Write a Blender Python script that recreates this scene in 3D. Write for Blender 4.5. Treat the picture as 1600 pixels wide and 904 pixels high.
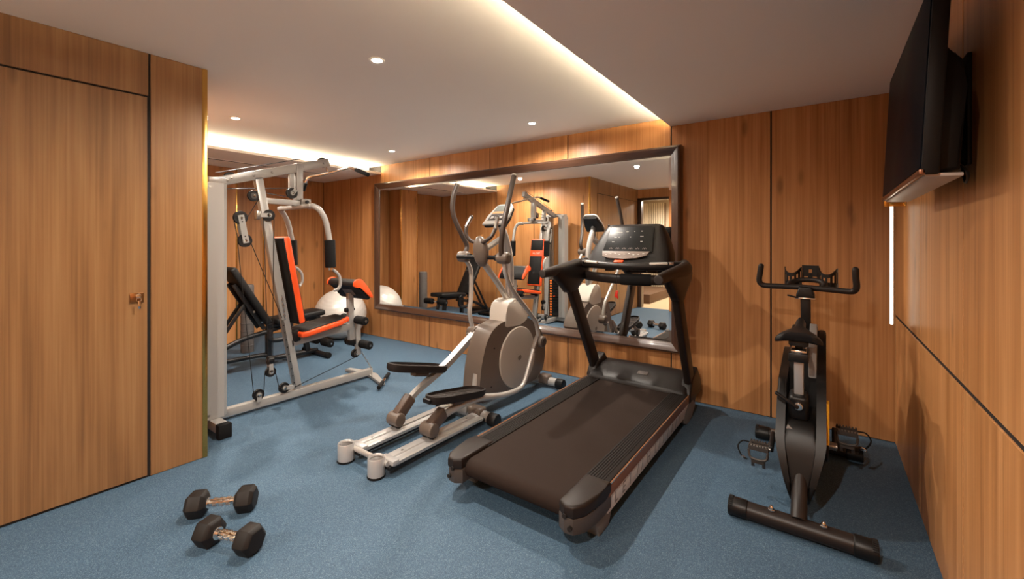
import bpy, bmesh, math, random
from mathutils import Vector, Matrix, Euler
random.seed(7)
S = bpy.context.scene
C = S.collection
for o in list(bpy.data.objects):
    bpy.data.objects.remove(o)

# ------------------------------------------------------------------ camera
cam_d = bpy.data.cameras.new('camera')
cam = bpy.data.objects.new('camera', cam_d); C.objects.link(cam)
cam_d.sensor_width = 36.0
cam_d.lens = 672.0 / 1600.0 * 36.0
cam_d.shift_y = -74.0 / 1600.0
cam_d.clip_start = 0.02
cam.location = (0, 0, 1.35)
cam.rotation_euler = (math.pi / 2, 0, math.radians(36.04))
S.camera = cam
# ------------------------------------------------------------------ world, exposure
w = bpy.data.worlds.new('room_world'); S.world = w
w.use_nodes = True
w.node_tree.nodes['Background'].inputs[0].default_value = (0.9, 0.8, 0.72, 1)
w.node_tree.nodes['Background'].inputs[1].default_value = 0.02
S.view_settings.view_transform = 'Standard'
S.view_settings.look = 'None'
S.view_settings.gamma = 1.0
S.view_settings.use_curve_mapping = False
S.view_settings.exposure = 0.74
DOWN_W = 112.0            # watts of each ceiling downlight
LED_E = 112.0             # emission of the cove strips
WARM = (1.0, 0.90, 0.79)

# ------------------------------------------------------------------ room numbers (metres)
XL, XR = -3.165, 0.40         # wall with the door, wall with the television
YB, YF = 3.87, -1.20          # mirror wall, wall behind
YN = 1.06                     # near wall of the alcove
XF = -6.60                    # far wall of the alcove
ZU, ZD, ZS = 2.435, 2.36, 2.315   # main ceiling, dropped ceiling, alcove soffit
XC, XS = -1.09, -5.11         # lips of the two light coves
YM = 3.79                     # mirror glass

# ------------------------------------------------------------------ helpers
def s2l(c):
    return tuple((v / 12.92 if v <= 0.04045 else ((v + 0.055) / 1.055) ** 2.4) for v in [x / 255.0 for x in c]) + (1.0,)

MATS = {}
def mat(name, rgb, rough=0.5, metal=0.0, spec=0.5, bump=0.0, bscale=200.0, vary=0.0, vscale=8.0, coat=0.0, emit=None, estr=0.0, ior=1.5):
    if name in MATS: return MATS[name]
    m = bpy.data.materials.new(name); m.use_nodes = True
    n = m.node_tree.nodes; l = m.node_tree.links
    b = n['Principled BSDF']
    col = s2l(rgb)
    b.inputs['Base Color'].default_value = col
    b.inputs['Roughness'].default_value = rough
    b.inputs['Metallic'].default_value = metal
    b.inputs['Specular IOR Level'].default_value = spec
    b.inputs['Coat Weight'].default_value = coat
    b.inputs['IOR'].default_value = ior
    tc = n.new('ShaderNodeTexCoord')
    if vary > 0:
        t = n.new('ShaderNodeTexNoise'); t.inputs['Scale'].default_value = vscale; t.inputs['Detail'].default_value = 4
        r = n.new('ShaderNodeMapRange'); r.inputs['To Min'].default_value = 1 - vary; r.inputs['To Max'].default_value = 1 + vary
        mx = n.new('ShaderNodeMix'); mx.data_type = 'RGBA'; mx.blend_type = 'MULTIPLY'; mx.inputs[0].default_value = 1
        l.new(tc.outputs['Object'], t.inputs['Vector']); l.new(t.outputs['Fac'], r.inputs['Value'])
        mx.inputs[6].default_value = col; l.new(r.outputs[0], mx.inputs[7]); l.new(mx.outputs[2], b.inputs['Base Color'])
    if bump > 0:
        t = n.new('ShaderNodeTexNoise'); t.inputs['Scale'].default_value = bscale; t.inputs['Detail'].default_value = 2
        bp = n.new('ShaderNodeBump'); bp.inputs['Strength'].default_value = bump; bp.inputs['Distance'].default_value = 0.002
        l.new(tc.outputs['Object'], t.inputs['Vector']); l.new(t.outputs['Fac'], bp.inputs['Height']); l.new(bp.outputs[0], b.inputs['Normal'])
    if emit:
        b.inputs['Emission Color'].default_value = tuple(emit) + (1,)
        b.inputs['Emission Strength'].default_value = estr
    MATS[name] = m
    return m

def wood(name, dark, mid, light, rough=0.38, grain=1.0):
    m = bpy.data.materials.new(name); m.use_nodes = True
    n = m.node_tree.nodes; l = m.node_tree.links; b = n['Principled BSDF']
    tc = n.new('ShaderNodeTexCoord'); oi = n.new('ShaderNodeObjectInfo')
    add = n.new('ShaderNodeVectorMath'); add.operation = 'ADD'
    mul = n.new('ShaderNodeVectorMath'); mul.operation = 'SCALE'
    comb = n.new('ShaderNodeCombineXYZ')
    for i in range(3): l.new(oi.outputs['Random'], comb.inputs[i])
    l.new(comb.outputs[0], mul.inputs[0]); mul.inputs['Scale'].default_value = 37.0
    l.new(tc.outputs['Object'], add.inputs[0]); l.new(mul.outputs[0], add.inputs[1])
    # broad cathedral figure
    mp = n.new('ShaderNodeMapping'); mp.inputs['Scale'].default_value = (9, 9, 0.7)
    n1 = n.new('ShaderNodeTexNoise'); n1.inputs['Scale'].default_value = 1.0; n1.inputs['Detail'].default_value = 5; n1.inputs['Distortion'].default_value = 0.6
    # fine grain lines
    mp2 = n.new('ShaderNodeMapping'); mp2.inputs['Scale'].default_value = (110, 110, 1.3)
    n2 = n.new('ShaderNodeTexNoise'); n2.inputs['Scale'].default_value = 1.0; n2.inputs['Detail'].default_value = 4
    # long pale streaks
    mp3 = n.new('ShaderNodeMapping'); mp3.inputs['Scale'].default_value = (34, 34, 0.3)
    n3 = n.new('ShaderNodeTexNoise'); n3.inputs['Scale'].default_value = 1.0; n3.inputs['Detail'].default_value = 3
    for mpp, nn in ((mp, n1), (mp2, n2), (mp3, n3)):
        l.new(add.outputs[0], mpp.inputs['Vector']); l.new(mpp.outputs[0], nn.inputs['Vector'])
    a = n.new('ShaderNodeMath'); a.operation = 'MULTIPLY'; a.inputs[1].default_value = 0.42
    c = n.new('ShaderNodeMath'); c.operation = 'MULTIPLY_ADD'; c.inputs[1].default_value = 0.30
    d = n.new('ShaderNodeMath'); d.operation = 'MULTIPLY_ADD'; d.inputs[1].default_value = 0.28
    l.new(n1.outputs['Fac'], a.inputs[0]); l.new(n2.outputs['Fac'], c.inputs[0]); l.new(a.outputs[0], c.inputs[2])
    l.new(n3.outputs['Fac'], d.inputs[0]); l.new(c.outputs[0], d.inputs[2])
    r = n.new('ShaderNodeValToRGB'); e = r.color_ramp.elements
    e[0].position = 0.36; e[0].color = s2l(dark); e[1].position = 0.64; e[1].color = s2l(light)
    k = r.color_ramp.elements.new(0.5); k.color = s2l(mid)
    l.new(d.outputs[0], r.inputs[0])
    # sparse knots
    mp4 = n.new('ShaderNodeMapping'); mp4.inputs['Scale'].default_value = (5.0, 5.0, 1.6)
    v = n.new('ShaderNodeTexVoronoi'); v.inputs['Scale'].default_value = 1.0
    l.new(add.outputs[0], mp4.inputs['Vector']); l.new(mp4.outputs[0], v.inputs['Vector'])
    kr = n.new('ShaderNodeMapRange'); kr.inputs['From Min'].default_value = 0.05; kr.inputs['From Max'].default_value = 0.14
    kr.inputs['To Min'].default_value = 0.62; kr.inputs['To Max'].default_value = 1.0
    l.new(v.outputs['Distance'], kr.inputs['Value'])
    mx = n.new('ShaderNodeMix'); mx.data_type = 'RGBA'; mx.blend_type = 'MULTIPLY'; mx.inputs[0].default_value = 1
    l.new(r.outputs[0], mx.inputs[6]); l.new(kr.outputs[0], mx.inputs[7])
    # each panel a little different
    pr = n.new('ShaderNodeMapRange'); pr.inputs['To Min'].default_value = 0.90; pr.inputs['To Max'].default_value = 1.08
    l.new(oi.outputs['Random'], pr.inputs['Value'])
    m2 = n.new('ShaderNodeMix'); m2.data_type = 'RGBA'; m2.blend_type = 'MULTIPLY'; m2.inputs[0].default_value = 1
    l.new(mx.outputs[2], m2.inputs[6]); l.new(pr.outputs[0], m2.inputs[7]); l.new(m2.outputs[2], b.inputs['Base Color'])
    b.inputs['Roughness'].default_value = rough
    b.inputs['Specular IOR Level'].default_value = 0.4
    bp = n.new('ShaderNodeBump'); bp.inputs['Strength'].default_value = 0.10; bp.inputs['Distance'].default_value = 0.002
    l.new(n2.outputs['Fac'], bp.inputs['Height']); l.new(bp.outputs[0], b.inputs['Normal'])
    MATS[name] = m
    return m

ORG = Vector((0, 0, 0))      # vertices are written in world metres; a thing's parts are stored about its base
def mobj(name, bm, m, parent=None, smooth=35, org=None):
    o_ = ORG if org is None else Vector(org)
    bmesh.ops.recalc_face_normals(bm, faces=bm.faces[:])
    if o_.length > 0: bmesh.ops.translate(bm, verts=bm.verts[:], vec=-o_)
    me = bpy.data.meshes.new(name); bm.to_mesh(me); bm.free()
    if smooth:
        for p in me.polygons: p.use_smooth = True
        me.set_sharp_from_angle(angle=math.radians(smooth))
    me.materials.append(m if not isinstance(m, str) else MATS[m])
    o = bpy.data.objects.new(name, me); C.objects.link(o)
    if parent is not None: o.parent = parent
    else: o.location = o_
    return o

def tag(o, label=None, cat=None, group=None, kind=None):
    if label: o['label'] = label
    if cat: o['category'] = cat
    if group: o['group'] = group
    if kind: o['kind'] = kind
    return o

def thing(name, loc, label, cat, group=None):
    global ORG
    o = bpy.data.objects.new(name, None); C.objects.link(o)
    o.location = loc; o.empty_display_size = 0.1
    ORG = Vector(loc)
    return tag(o, label, cat, group)

def done():
    global ORG
    ORG = Vector((0, 0, 0))

def NB(): return bmesh.new()

def join(bm, tmp):
    me = bpy.data.meshes.new('tmp'); tmp.to_mesh(me); tmp.free(); bm.from_mesh(me); bpy.data.meshes.remove(me)
    return bm

def box(bm, c, s, rot=None, bev=0.0, seg=2):
    t = bmesh.new(); bmesh.ops.create_cube(t, size=1)
    bmesh.ops.scale(t, vec=s, verts=t.verts[:])
    if bev > 0: bmesh.ops.bevel(t, geom=t.edges[:], offset=min(bev, min(s) * 0.49), segments=seg, profile=0.5, affect='EDGES')
    if rot is not None: bmesh.ops.transform(t, matrix=rot.to_4x4(), verts=t.verts[:])
    bmesh.ops.translate(t, vec=c, verts=t.verts[:])
    return join(bm, t)

def bx(bm, x0, x1, y0, y1, z0, z1, bev=0.0, seg=2):
    return box(bm, ((x0 + x1) / 2, (y0 + y1) / 2, (z0 + z1) / 2), (abs(x1 - x0), abs(y1 - y0), abs(z1 - z0)), None, bev, seg)

def frame_of(d, up=(0, 0, 1)):
    d = Vector(d).normalized(); up = Vector(up)
    if abs(d.dot(up)) > 0.98: up = Vector((0, 1, 0)) if abs(d.z) > 0.9 else Vector((0, 0, 1))
    x = up.cross(d).normalized(); y = d.cross(x)
    return Matrix((x, y, d)).transposed()

def bar(bm, p0, p1, w, h, bev=0.004, up=(0, 0, 1), seg=2):
    """rectangular bar: w sideways, h along the up hint"""
    p0, p1 = Vector(p0), Vector(p1); d = p1 - p0
    return box(bm, (p0 + p1) / 2, (w, h, d.length), frame_of(d, up), bev, seg)

def cyl(bm, p0, p1, r0, r1=None, seg=24, bev=0.0):
    r1 = r0 if r1 is None else r1
    p0, p1 = Vector(p0), Vector(p1); d = p1 - p0
    t = bmesh.new()
    bmesh.ops.create_cone(t, cap_ends=True, segments=seg, radius1=r0, radius2=r1, depth=d.length)
    if bev > 0:
        es = [e for e in t.edges if len(e.link_faces) == 2 and any(len(f.verts) > 4 for f in e.link_faces)]
        bmesh.ops.bevel(t, geom=es, offset=bev, segments=3, profile=0.5, affect='EDGES')
    bmesh.ops.transform(t, matrix=frame_of(d).to_4x4(), verts=t.verts[:])
    bmesh.ops.translate(t, vec=(p0 + p1) / 2, verts=t.verts[:])
    return join(bm, t)

def spline(pts, n=6):
    pts = [Vector(p) for p in pts]
    if len(pts) < 3 or n <= 1: return pts
    P = [pts[0] * 2 - pts[1]] + pts + [pts[-1] * 2 - pts[-2]]
    out = []
    for i in range(1, len(P) - 2):
        for k in range(n):
            t = k / n; a, b, c, d = P[i - 1], P[i], P[i + 1], P[i + 2]
            out.append(0.5 * ((2 * b) + (c - a) * t + (2 * a - 5 * b + 4 * c - d) * t * t + (3 * b - a - 3 * c + d) * t ** 3))
    out.append(pts[-1])
    return out

def tube(bm, pts, r, seg=14, n=6, flat=1.0, round_end=False, up=None):
    """round (or flattened) tube along a smoothed line; r may be a list, one per given point"""
    m = len(pts)
    line = spline(pts, n)
    if isinstance(r, (int, float)): rr = [r] * len(line)
    else:
        rr = []
        step = n if (m >= 3 and n > 1) else 1
        for i in range(len(line)):
            f = i / step; k = min(int(f), m - 2); rr.append(r[k] + (r[k + 1] - r[k]) * (f - k))
    if round_end:
        d0 = (line[0] - line[1]).normalized(); d1 = (line[-1] - line[-2]).normalized()
        pre = [line[0] + d0 * rr[0] * q for q in (1.0, 0.85, 0.5)]; post = [line[-1] + d1 * rr[-1] * q for q in (0.5, 0.85, 1.0)]
        line = pre + line + post
        rr = [rr[0] * 0.12, rr[0] * 0.55, rr[0] * 0.87] + rr + [rr[-1] * 0.87, rr[-1] * 0.55, rr[-1] * 0.12]
    t0 = (line[1] - line[0]).normalized()
    u = Vector(up) if up else (Vector((0, 0, 1)) if abs(t0.z) < 0.9 else Vector((0, 1, 0)))
    x = (u - t0 * u.dot(t0)).normalized()
    rings = []
    for i, p in enumerate(line):
        t = (line[min(i + 1, len(line) - 1)] - line[max(i - 1, 0)]).normalized()
        x = (x - t * x.dot(t)).normalized(); y = t.cross(x)
        rings.append([bm.verts.new(p + (x * math.cos(a) + y * math.sin(a) * flat) * rr[i]) for a in [2 * math.pi * k / seg for k in range(seg)]])
    for i in range(len(rings) - 1):
        for k in range(seg):
            bm.faces.new((rings[i][k], rings[i][(k + 1) % seg], rings[i + 1][(k + 1) % seg], rings[i + 1][k]))
    bm.faces.new(rings[0][::-1]); bm.faces.new(rings[-1])
    return bm

def loft(bm, rings, close=True):
    R = [[bm.verts.new(p) for p in r] for r in rings]
    m = len(R[0])
    for i in range(len(R) - 1):
        for k in range(m):
            bm.faces.new((R[i][k], R[i][(k + 1) % m], R[i + 1][(k + 1) % m], R[i + 1][k]))
    if close:
        bm.faces.new(R[0][::-1]); bm.faces.new(R[-1])
    return bm

def lathe(bm, prof, c, axis=(0, 0, 1), seg=32):
    M = frame_of(axis); c = Vector(c); rings = []
    for r, h in prof:
        rings.append([c + M @ Vector((max(r, 1e-4) * math.cos(2 * math.pi * k / seg), max(r, 1e-4) * math.sin(2 * math.pi * k / seg), h)) for k in range(seg)])
    return loft(bm, rings)

def prism(bm, outline, a0, a1, axis='x', bev=0.0, seg=2, smooth_n=0):
    """outline in the plane across the axis (x: (y,z); y: (x,z); z: (x,y)) pushed from a0 to a1"""
    if smooth_n:
        q = [Vector((p[0], p[1], 0)) for p in outline]; m = len(q); out = []
        for i in range(m):
            a, b, c, d = q[i - 1], q[i], q[(i + 1) % m], q[(i + 2) % m]
            for k in range(smooth_n):
                t = k / smooth_n
                v = 0.5 * ((2 * b) + (c - a) * t + (2 * a - 5 * b + 4 * c - d) * t * t + (3 * b - a - 3 * c + d) * t ** 3)
                out.append((v.x, v.y))
        outline = out
    def P(p, a):
        return {'x': (a, p[0], p[1]), 'y': (p[0], a, p[1]), 'z': (p[0], p[1], a)}[axis]
    t = bmesh.new()
    A = [t.verts.new(P(p, a0)) for p in outline]; B = [t.verts.new(P(p, a1)) for p in outline]
    m = len(A)
    for i in range(m): t.faces.new((A[i], A[(i + 1) % m], B[(i + 1) % m], B[i]))
    f0 = t.faces.new(A[::-1]); f1 = t.faces.new(B)
    if bev > 0:
        es = list(set(list(f0.edges) + list(f1.edges)))
        bmesh.ops.bevel(t, geom=es, offset=bev, segments=seg, profile=0.5, affect='EDGES')
    return join(bm, t)

def ball(bm, c, s, rot=None, u=20, v=14):
    t = bmesh.new(); bmesh.ops.create_uvsphere(t, u_segments=u, v_segments=v, radius=1)
    bmesh.ops.scale(t, vec=s if not isinstance(s, (int, float)) else (s, s, s), verts=t.verts[:])
    if rot is not None: bmesh.ops.transform(t, matrix=rot.to_4x4(), verts=t.verts[:])
    bmesh.ops.translate(t, vec=c, verts=t.verts[:])
    return join(bm, t)

def copy_tree(o, parent=None):
    c = o.copy(); C.objects.link(c); c.parent = parent
    for ch in list(o.children): copy_tree(ch, c)
    return c

def R(ax, deg): return Matrix.Rotation(math.radians(deg), 3, ax)

# ------------------------------------------------------------------ materials
wood('walnut_panel', (154, 102, 58), (183, 128, 78), (202, 148, 97))
wood('oak_panel', (114, 80, 49), (138, 100, 63), (156, 118, 78))
mat('groove', (22, 15, 11), 0.8)
mat('ceiling_paint', (240, 234, 228), 0.9)
mat('brass', (214, 168, 92), 0.22, 1.0)
mat('bronze_frame', (66, 44, 32), 0.30, 0.0, 0.6, vary=0.12, vscale=5, coat=0.4)
mat('mirror_glass', (240, 240, 238), 0.0, 1.0)
mat('cream_metal', (162, 160, 156), 0.33, 0.15, 0.5)
mat('silver_paint', (184, 182, 180), 0.32, 0.55)
mat('chrome', (225, 222, 218), 0.12, 1.0)
mat('steel_dull', (150, 147, 142), 0.35, 0.9)
mat('black_plastic', (18, 16, 16), 0.45, spec=0.35)
mat('black_rubber', (15, 14, 14), 0.8, spec=0.25, bump=0.2, bscale=400)
mat('black_vinyl', (17, 16, 16), 0.55, spec=0.3, bump=0.15, bscale=300)
mat('orange_vinyl', (232, 82, 28), 0.42)
mat('taupe_plastic', (96, 84, 75), 0.38)
mat('pale_taupe', (190, 182, 172), 0.36)
mat('dark_brown_plastic', (34, 26, 22), 0.45, spec=0.28)
mat('deep_brown_rubber', (50, 39, 34), 0.65, bump=0.3, bscale=500)
mat('black_gloss', (14, 13, 13), 0.35, spec=0.25)
mat('white_print', (225, 222, 215), 0.5)
mat('cable_black', (14, 14, 14), 0.5)
mat('yellow_plastic', (222, 158, 22), 0.4)
mat('red_plastic', (200, 40, 25), 0.4)
mat('led', (255, 244, 225), 0.5, emit=(1.0, 0.87, 0.62), estr=LED_E)
mat('led_soft', (255, 244, 225), 0.5, emit=(1.0, 0.87, 0.62), estr=LED_E * 0.6)
mat('lamp_lens', (255, 244, 230), 0.5, emit=(1.0, 0.88, 0.74), estr=30.0)
# ------------------------------------------------------------------ floor
def floor_mat():
    m = bpy.data.materials.new('blue_rubber_floor'); m.use_nodes = True
    n = m.node_tree.nodes; l = m.node_tree.links; b = n['Principled BSDF']
    tc = n.new('ShaderNodeTexCoord')
    v = n.new('ShaderNodeTexVoronoi'); v.inputs['Scale'].default_value = 420
    l.new(tc.outputs['Object'], v.inputs['Vector'])
    sep = n.new('ShaderNodeSeparateColor'); l.new(v.outputs['Color'], sep.inputs[0])
    r = n.new('ShaderNodeValToRGB'); e = r.color_ramp.elements
    r.color_ramp.interpolation = 'LINEAR'
    e[0].position = 0.0; e[0].color = s2l((49, 71, 90)); e[1].position = 1.0; e[1].color = s2l((106, 128, 142))
    k = r.color_ramp.elements.new(0.55); k.color = s2l((63, 88, 109))
    k = r.color_ramp.elements.new(0.85); k.color = s2l((73, 99, 120))
    l.new(sep.outputs[0], r.inputs[0])
    t = n.new('ShaderNodeTexNoise'); t.inputs['Scale'].default_value = 1.4; t.inputs['Detail'].default_value = 3
    mr = n.new('ShaderNodeMapRange'); mr.inputs['To Min'].default_value = 0.92; mr.inputs['To Max'].default_value = 1.08
    l.new(tc.outputs['Object'], t.inputs['Vector']); l.new(t.outputs['Fac'], mr.inputs['Value'])
    mx = n.new('ShaderNodeMix'); mx.data_type = 'RGBA'; mx.blend_type = 'MULTIPLY'; mx.inputs[0].default_value = 1
    l.new(r.outputs[0], mx.inputs[6]); l.new(mr.outputs[0], mx.inputs[7]); l.new(mx.outputs[2], b.inputs['Base Color'])
    b.inputs['Roughness'].default_value = 0.72
    b.inputs['Specular IOR Level'].default_value = 0.35
    bp = n.new('ShaderNodeBump'); bp.inputs['Strength'].default_value = 0.25; bp.inputs['Distance'].default_value = 0.001
    l.new(v.outputs['Distance'], bp.inputs['Height']); l.new(bp.outputs[0], b.inputs['Normal'])
    MATS['floor'] = m
floor_mat()
b = NB(); bx(b, XF - 0.1, XR + 0.1, YF, YB + 0.1, -0.12, 0.0)
fl = tag(mobj('floor', b, 'floor', smooth=0), 'blue speckled rubber gym floor', kind='structure')
mat('beige_carpet', (196, 172, 138), 0.9, bump=0.3, bscale=150)
b = NB(); bx(b, -5.2, -1.2, -4.0, YF, -0.12, -0.002)
tag(mobj('floor', b, 'beige_carpet', smooth=0), 'beige floor of the passage beyond the open doorway', kind='structure')

# ------------------------------------------------------------------ panelled walls: dark backing, proud wood panels
G = 0.0055      # half groove
T = 0.018      # panel thickness
def wallbox(name, x0, x1, y0, y1, z0, z1, label, m='groove'):
    b = NB(); bx(b, x0, x1, y0, y1, z0, z1)
    return tag(mobj(name, b, m, smooth=0), label, kind='structure')
def panel(wall, x0, x1, y0, y1, z0, z1, m='walnut_panel', name='panel'):
    b = NB(); c = ((x0 + x1) / 2, (y0 + y1) / 2, (z0 + z1) / 2)
    box(b, (0, 0, 0), (x1 - x0, y1 - y0, z1 - z0), None, 0.0015, 1)
    o = mobj(name, b, m, wall, smooth=0); o.location = c
    return o

# mirror wall
wb = wallbox('wall_back', XF - 0.1, XR + 0.1, YB - 0.013, YB + 0.12, 0, ZU + 0.06, 'walnut panelled wall that carries the big framed mirror')
xs = [XF + 0.0, -5.85, -5.108, -4.115, -3.118, -2.104, -1.085, -0.336, XR]
for i in range(len(xs) - 1):
    x0, x1 = xs[i] + G, xs[i + 1] - G
    zt = ZS if x1 < XS + 0.01 else (ZU if x1 < XC + 0.03 else ZD)
    if x1 < XS + 0.01 or x0 > XC - 0.02:
        panel(wb, x0, x1, YB - T, YB, 0.004, zt - 0.001)
    else:
        panel(wb, x0, x1, YB - T, YB, 0.004, zt - 0.001)

# television wall
wr = wallbox('wall_right', XR - 0.013, XR + 0.12, YF - 0.1, YB, 0, ZU + 0.06, 'walnut panelled wall that carries the television')
ys = [YF, -0.36, 0.46, 1.28, 2.098, 2.921, YB - T - 0.002]
for i in range(len(ys) - 1):
    panel(wr, XR - T, XR, ys[i] + G, ys[i + 1] - G, 0.004, 0.855 - 0.009)
    panel(wr, XR - T, XR, ys[i] + G, ys[i + 1] - G, 0.855 + 0.009, ZD - 0.001)

# wall with the door: thick block between the room and the alcove
wl = wallbox('wall_left', XL - 0.12, XL + 0.013, YF, YN - 0.018, 0, ZU + 0.06, 'oak panelled wall with a flush door')
DOOR0, DOOR1, DZ = -0.22, 0.775, 2.185
O = 'oak_panel'
panel(wl, XL, XL + T, DOOR1 + G, YN - 0.024, 0.002, ZU - 0.001, O)
panel(wl, XL, XL + T, DOOR0 + G, DOOR1 - G, DZ + 0.006, ZU - 0.001, O)
panel(wl, XL, XL + T, YF + 0.0, DOOR0 - G, 0.002, DZ - 0.004, O)
panel(wl, XL, XL + T, YF + 0.0, DOOR0 - G, DZ + 0.004, ZU - 0.001, O)
# the door
bb = NB(); box(bb, (0, 0, 0), (T + 0.004, DOOR1 - DOOR0 - 4 * G, DZ - 0.018), None, 0.002, 1)
door = mobj('door_1', bb, O, None, smooth=0)
door.location = (XL + T / 2 + 0.003, (DOOR0 + DOOR1) / 2, DZ / 2 + 0.004)
tag(door, 'flush oak door with a small brass lock', kind='structure')
ORG = Vector(door.location)
b = NB(); box(b, (XL + 0.026, 0.717, 1.036), (0.008, 0.062, 0.058), None, 0.004)
lk = tag(mobj('lock_plate', b, mat('lock_bronze', (150, 104, 62), 0.3, 0.9), door), 'square brass lock plate')
b = NB(); cyl(b, (XL + 0.028, 0.722, 1.046), (XL + 0.040, 0.722, 1.046), 0.013, bev=0.002)
box(b, (XL + 0.043, 0.722, 1.046), (0.008, 0.004, 0.018), None, 0.001)
mobj('lock_cylinder', b, 'chrome', lk)
b = NB()
for k in range(24):
    a0 = 2 * math.pi * k / 24; a1 = 2 * math.pi * (k + 1) / 24
    cyl(b, (XL + 0.046, 0.722 + 0.011 * math.cos(a0), 1.026 + 0.011 * math.sin(a0)), (XL + 0.046, 0.722 + 0.011 * math.cos(a1), 1.026 + 0.011 * math.sin(a1)), 0.0015, seg=6)
box(b, (XL + 0.046, 0.724, 0.997), (0.002, 0.012, 0.045), None, 0.0005)
mobj('key', b, 'chrome', lk)
done()
# brass corner post of that wall
b = NB(); bx(b, XL - 0.006, XL + T + 0.003, YN - 0.026, YN + 0.003, 0.001, ZU - 0.001, 0.002)
tag(mobj('trim_1', b, 'brass'), 'polished brass corner strip at the end of the oak wall', kind='structure')

# near wall of the alcove
wn = wallbox('wall_near', XF, XL - 0.12, YN - 0.14, YN - 0.005, 0, ZU + 0.06, 'walnut panelled side wall of the alcove')
xs = [XF + T, -5.9, -5.11, -4.25, XL - 0.002]
for i in range(len(xs) - 1):
    panel(wn, xs[i] + G, xs[i + 1] - G, YN - 0.018, YN, 0.004, (ZS if xs[i + 1] < XS + 0.01 else ZU) - 0.001)

# far wall of the alcove with a boxed pilaster between brass strips
wf = wallbox('wall_far', XF - 0.12, XF + 0.013, YN - 0.14, YB, 0, ZU + 0.06, 'walnut panelled far wall of the alcove behind the multi gym')
ys = [YN, 2.06, 2.44, 2.92, YB - T - 0.002]
for i in range(len(ys) - 1):
    d = 0.34 if i == 1 else 0.0
    panel(wf, XF, XF + T + d, ys[i] + G, ys[i + 1] - G, 0.004, ZS - 0.001)
for i, (x, y) in enumerate(((XF + T + 0.34, 2.44), (XF + T + 0.34, 2.06), (XF + T, 2.92))):
    b = NB(); bx(b, x - 0.012, x + 0.006, y - 0.012, y + 0.004, 0.002, ZS - 0.001, 0.001)
    tag(mobj('trim_%d' % (i + 2), b, 'brass'), 'thin upright brass strip on the far alcove wall', kind='structure')

# wall behind, with a tall opening to a passage
wq = wallbox('wall_front', -2.0, XR + 0.12, YF - 0.12, YF + 0.013, 0, ZU + 0.06, 'walnut panelled wall beside the open doorway')
xs = [-2.0, -1.2, -0.4, XR - T - 0.002]
for i in range(3):
    panel(wq, xs[i] + G, xs[i + 1] - G, YF, YF + T, 0.004, ZD - 0.001 if xs[i] > XC - 0.2 else ZU - 0.001)
b = NB(); bx(b, XL - 0.12, -2.0, YF - 0.12, YF + 0.0, 2.25, ZU + 0.06)
wh = tag(mobj('wall_header', b, 'groove', smooth=0), 'walnut header above the open doorway', kind='structure')
panel(wh, XL + T + 0.002, -2.0 - G, YF, YF + T, 2.26, ZU - 0.001)
b = NB(); bx(b, XL + T, -3.07, YF - 0.12, YF + 0.03, 0.001, 2.25, 0.003); bx(b, -2.05, -1.995, YF - 0.12, YF + 0.03, 0.001, 2.25, 0.003); bx(b, XL + T, -1.995, YF - 0.12, YF + 0.03, 2.21, 2.26, 0.003)
tag(mobj('trim_5', b, 'bronze_frame'), 'dark casing round the open doorway', kind='structure')
# passage beyond the opening
wallbox('wall_passage_end', -5.2, -1.2, -3.80, -3.70, 0, 2.5, 'plain end wall of the passage', mat('passage_paint', (214, 196, 168), 0.8))
wallbox('wall_passage_left', -5.3, -5.2, -3.8, YF, 0, 2.5, 'plain left wall of the passage', 'passage_paint')
wallbox('wall_passage_right', -1.2, -1.1, -3.8, YF - 0.12, 0, 2.5, 'plain right wall of the passage', 'passage_paint')
wallbox('wall_passage_near', -5.2, XL - 0.12, YF - 0.10, YF - 0.0, 0, 2.5, 'plain near wall of the passage', 'passage_paint')
wallbox('ceiling', -5.3, -1.1, -3.8, YF - 0.12, 2.5, 2.6, 'plain ceiling of the passage', 'ceiling_paint')
root = thing('slatted_screen', (-3.65, -3.62, 0), 'cream upright slat screen seen through the doorway', 'screen')
for z in (0.2, 2.30):
    b = NB(); bx(b, -4.05, -3.30, -3.62, -3.60, z, z + 0.06); mobj('rail', b, 'oak_panel', root)
b = NB(); bx(b, -4.05, -3.30, -3.66, -3.64, 0.2, 2.36); mobj('back_board', b, mat('screen_back', (120, 84, 54), 0.6), root)
sl = None
for k in range(13):
    if sl is None:
        b = NB(); box(b, (-4.02, -3.585, 1.28), (0.042, 0.03, 2.16), None, 0.004); sl = mobj('slat', b, mat('slat_cream', (226, 210, 182), 0.6), root)
    else:
        q = sl.copy(); C.objects.link(q); q.location.x = 0.057 * k
done()
b = NB(); bx(b, -5.0, -3.10, -3.55, -1.80, 0.0, 0.20, 0.006)
tag(mobj('platform', b, mat('platform_wood', (96, 68, 48), 0.5)), 'low brown platform in the passage beyond the doorway', 'platform')

# ------------------------------------------------------------------ ceilings with two light coves
b = NB()
bx(b, XS - 0.28, XC + 0.30, YF - 0.1, YB + 0.05, ZU, ZU + 0.06)
ce = tag(mobj('ceiling', b, 'ceiling_paint', smooth=0), 'flat painted main ceiling between the two light coves', kind='structure')
b = NB()
bx(b, XC, XR + 0.05, YF - 0.1, YB + 0.05, ZD, ZD + 0.014)
bx(b, XC + 0.30, XC + 0.36, YF - 0.1, YB + 0.05, ZD + 0.014, ZU + 0.06)
bx(b, XC, XC + 0.012, YF - 0.1, YB + 0.05, ZD + 0.014, ZD + 0.022)
tag(mobj('ceiling', b, 'ceiling_paint', smooth=0), 'dropped painted ceiling beside the television wall', kind='structure')
b = NB()
bx(b, XF - 0.1, XS, YN - 0.1, YB + 0.05, ZS, ZS + 0.014)
bx(b, XS - 0.34, XS - 0.28, YN - 0.1, YB + 0.05, ZS + 0.014, ZU + 0.06)
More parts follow.
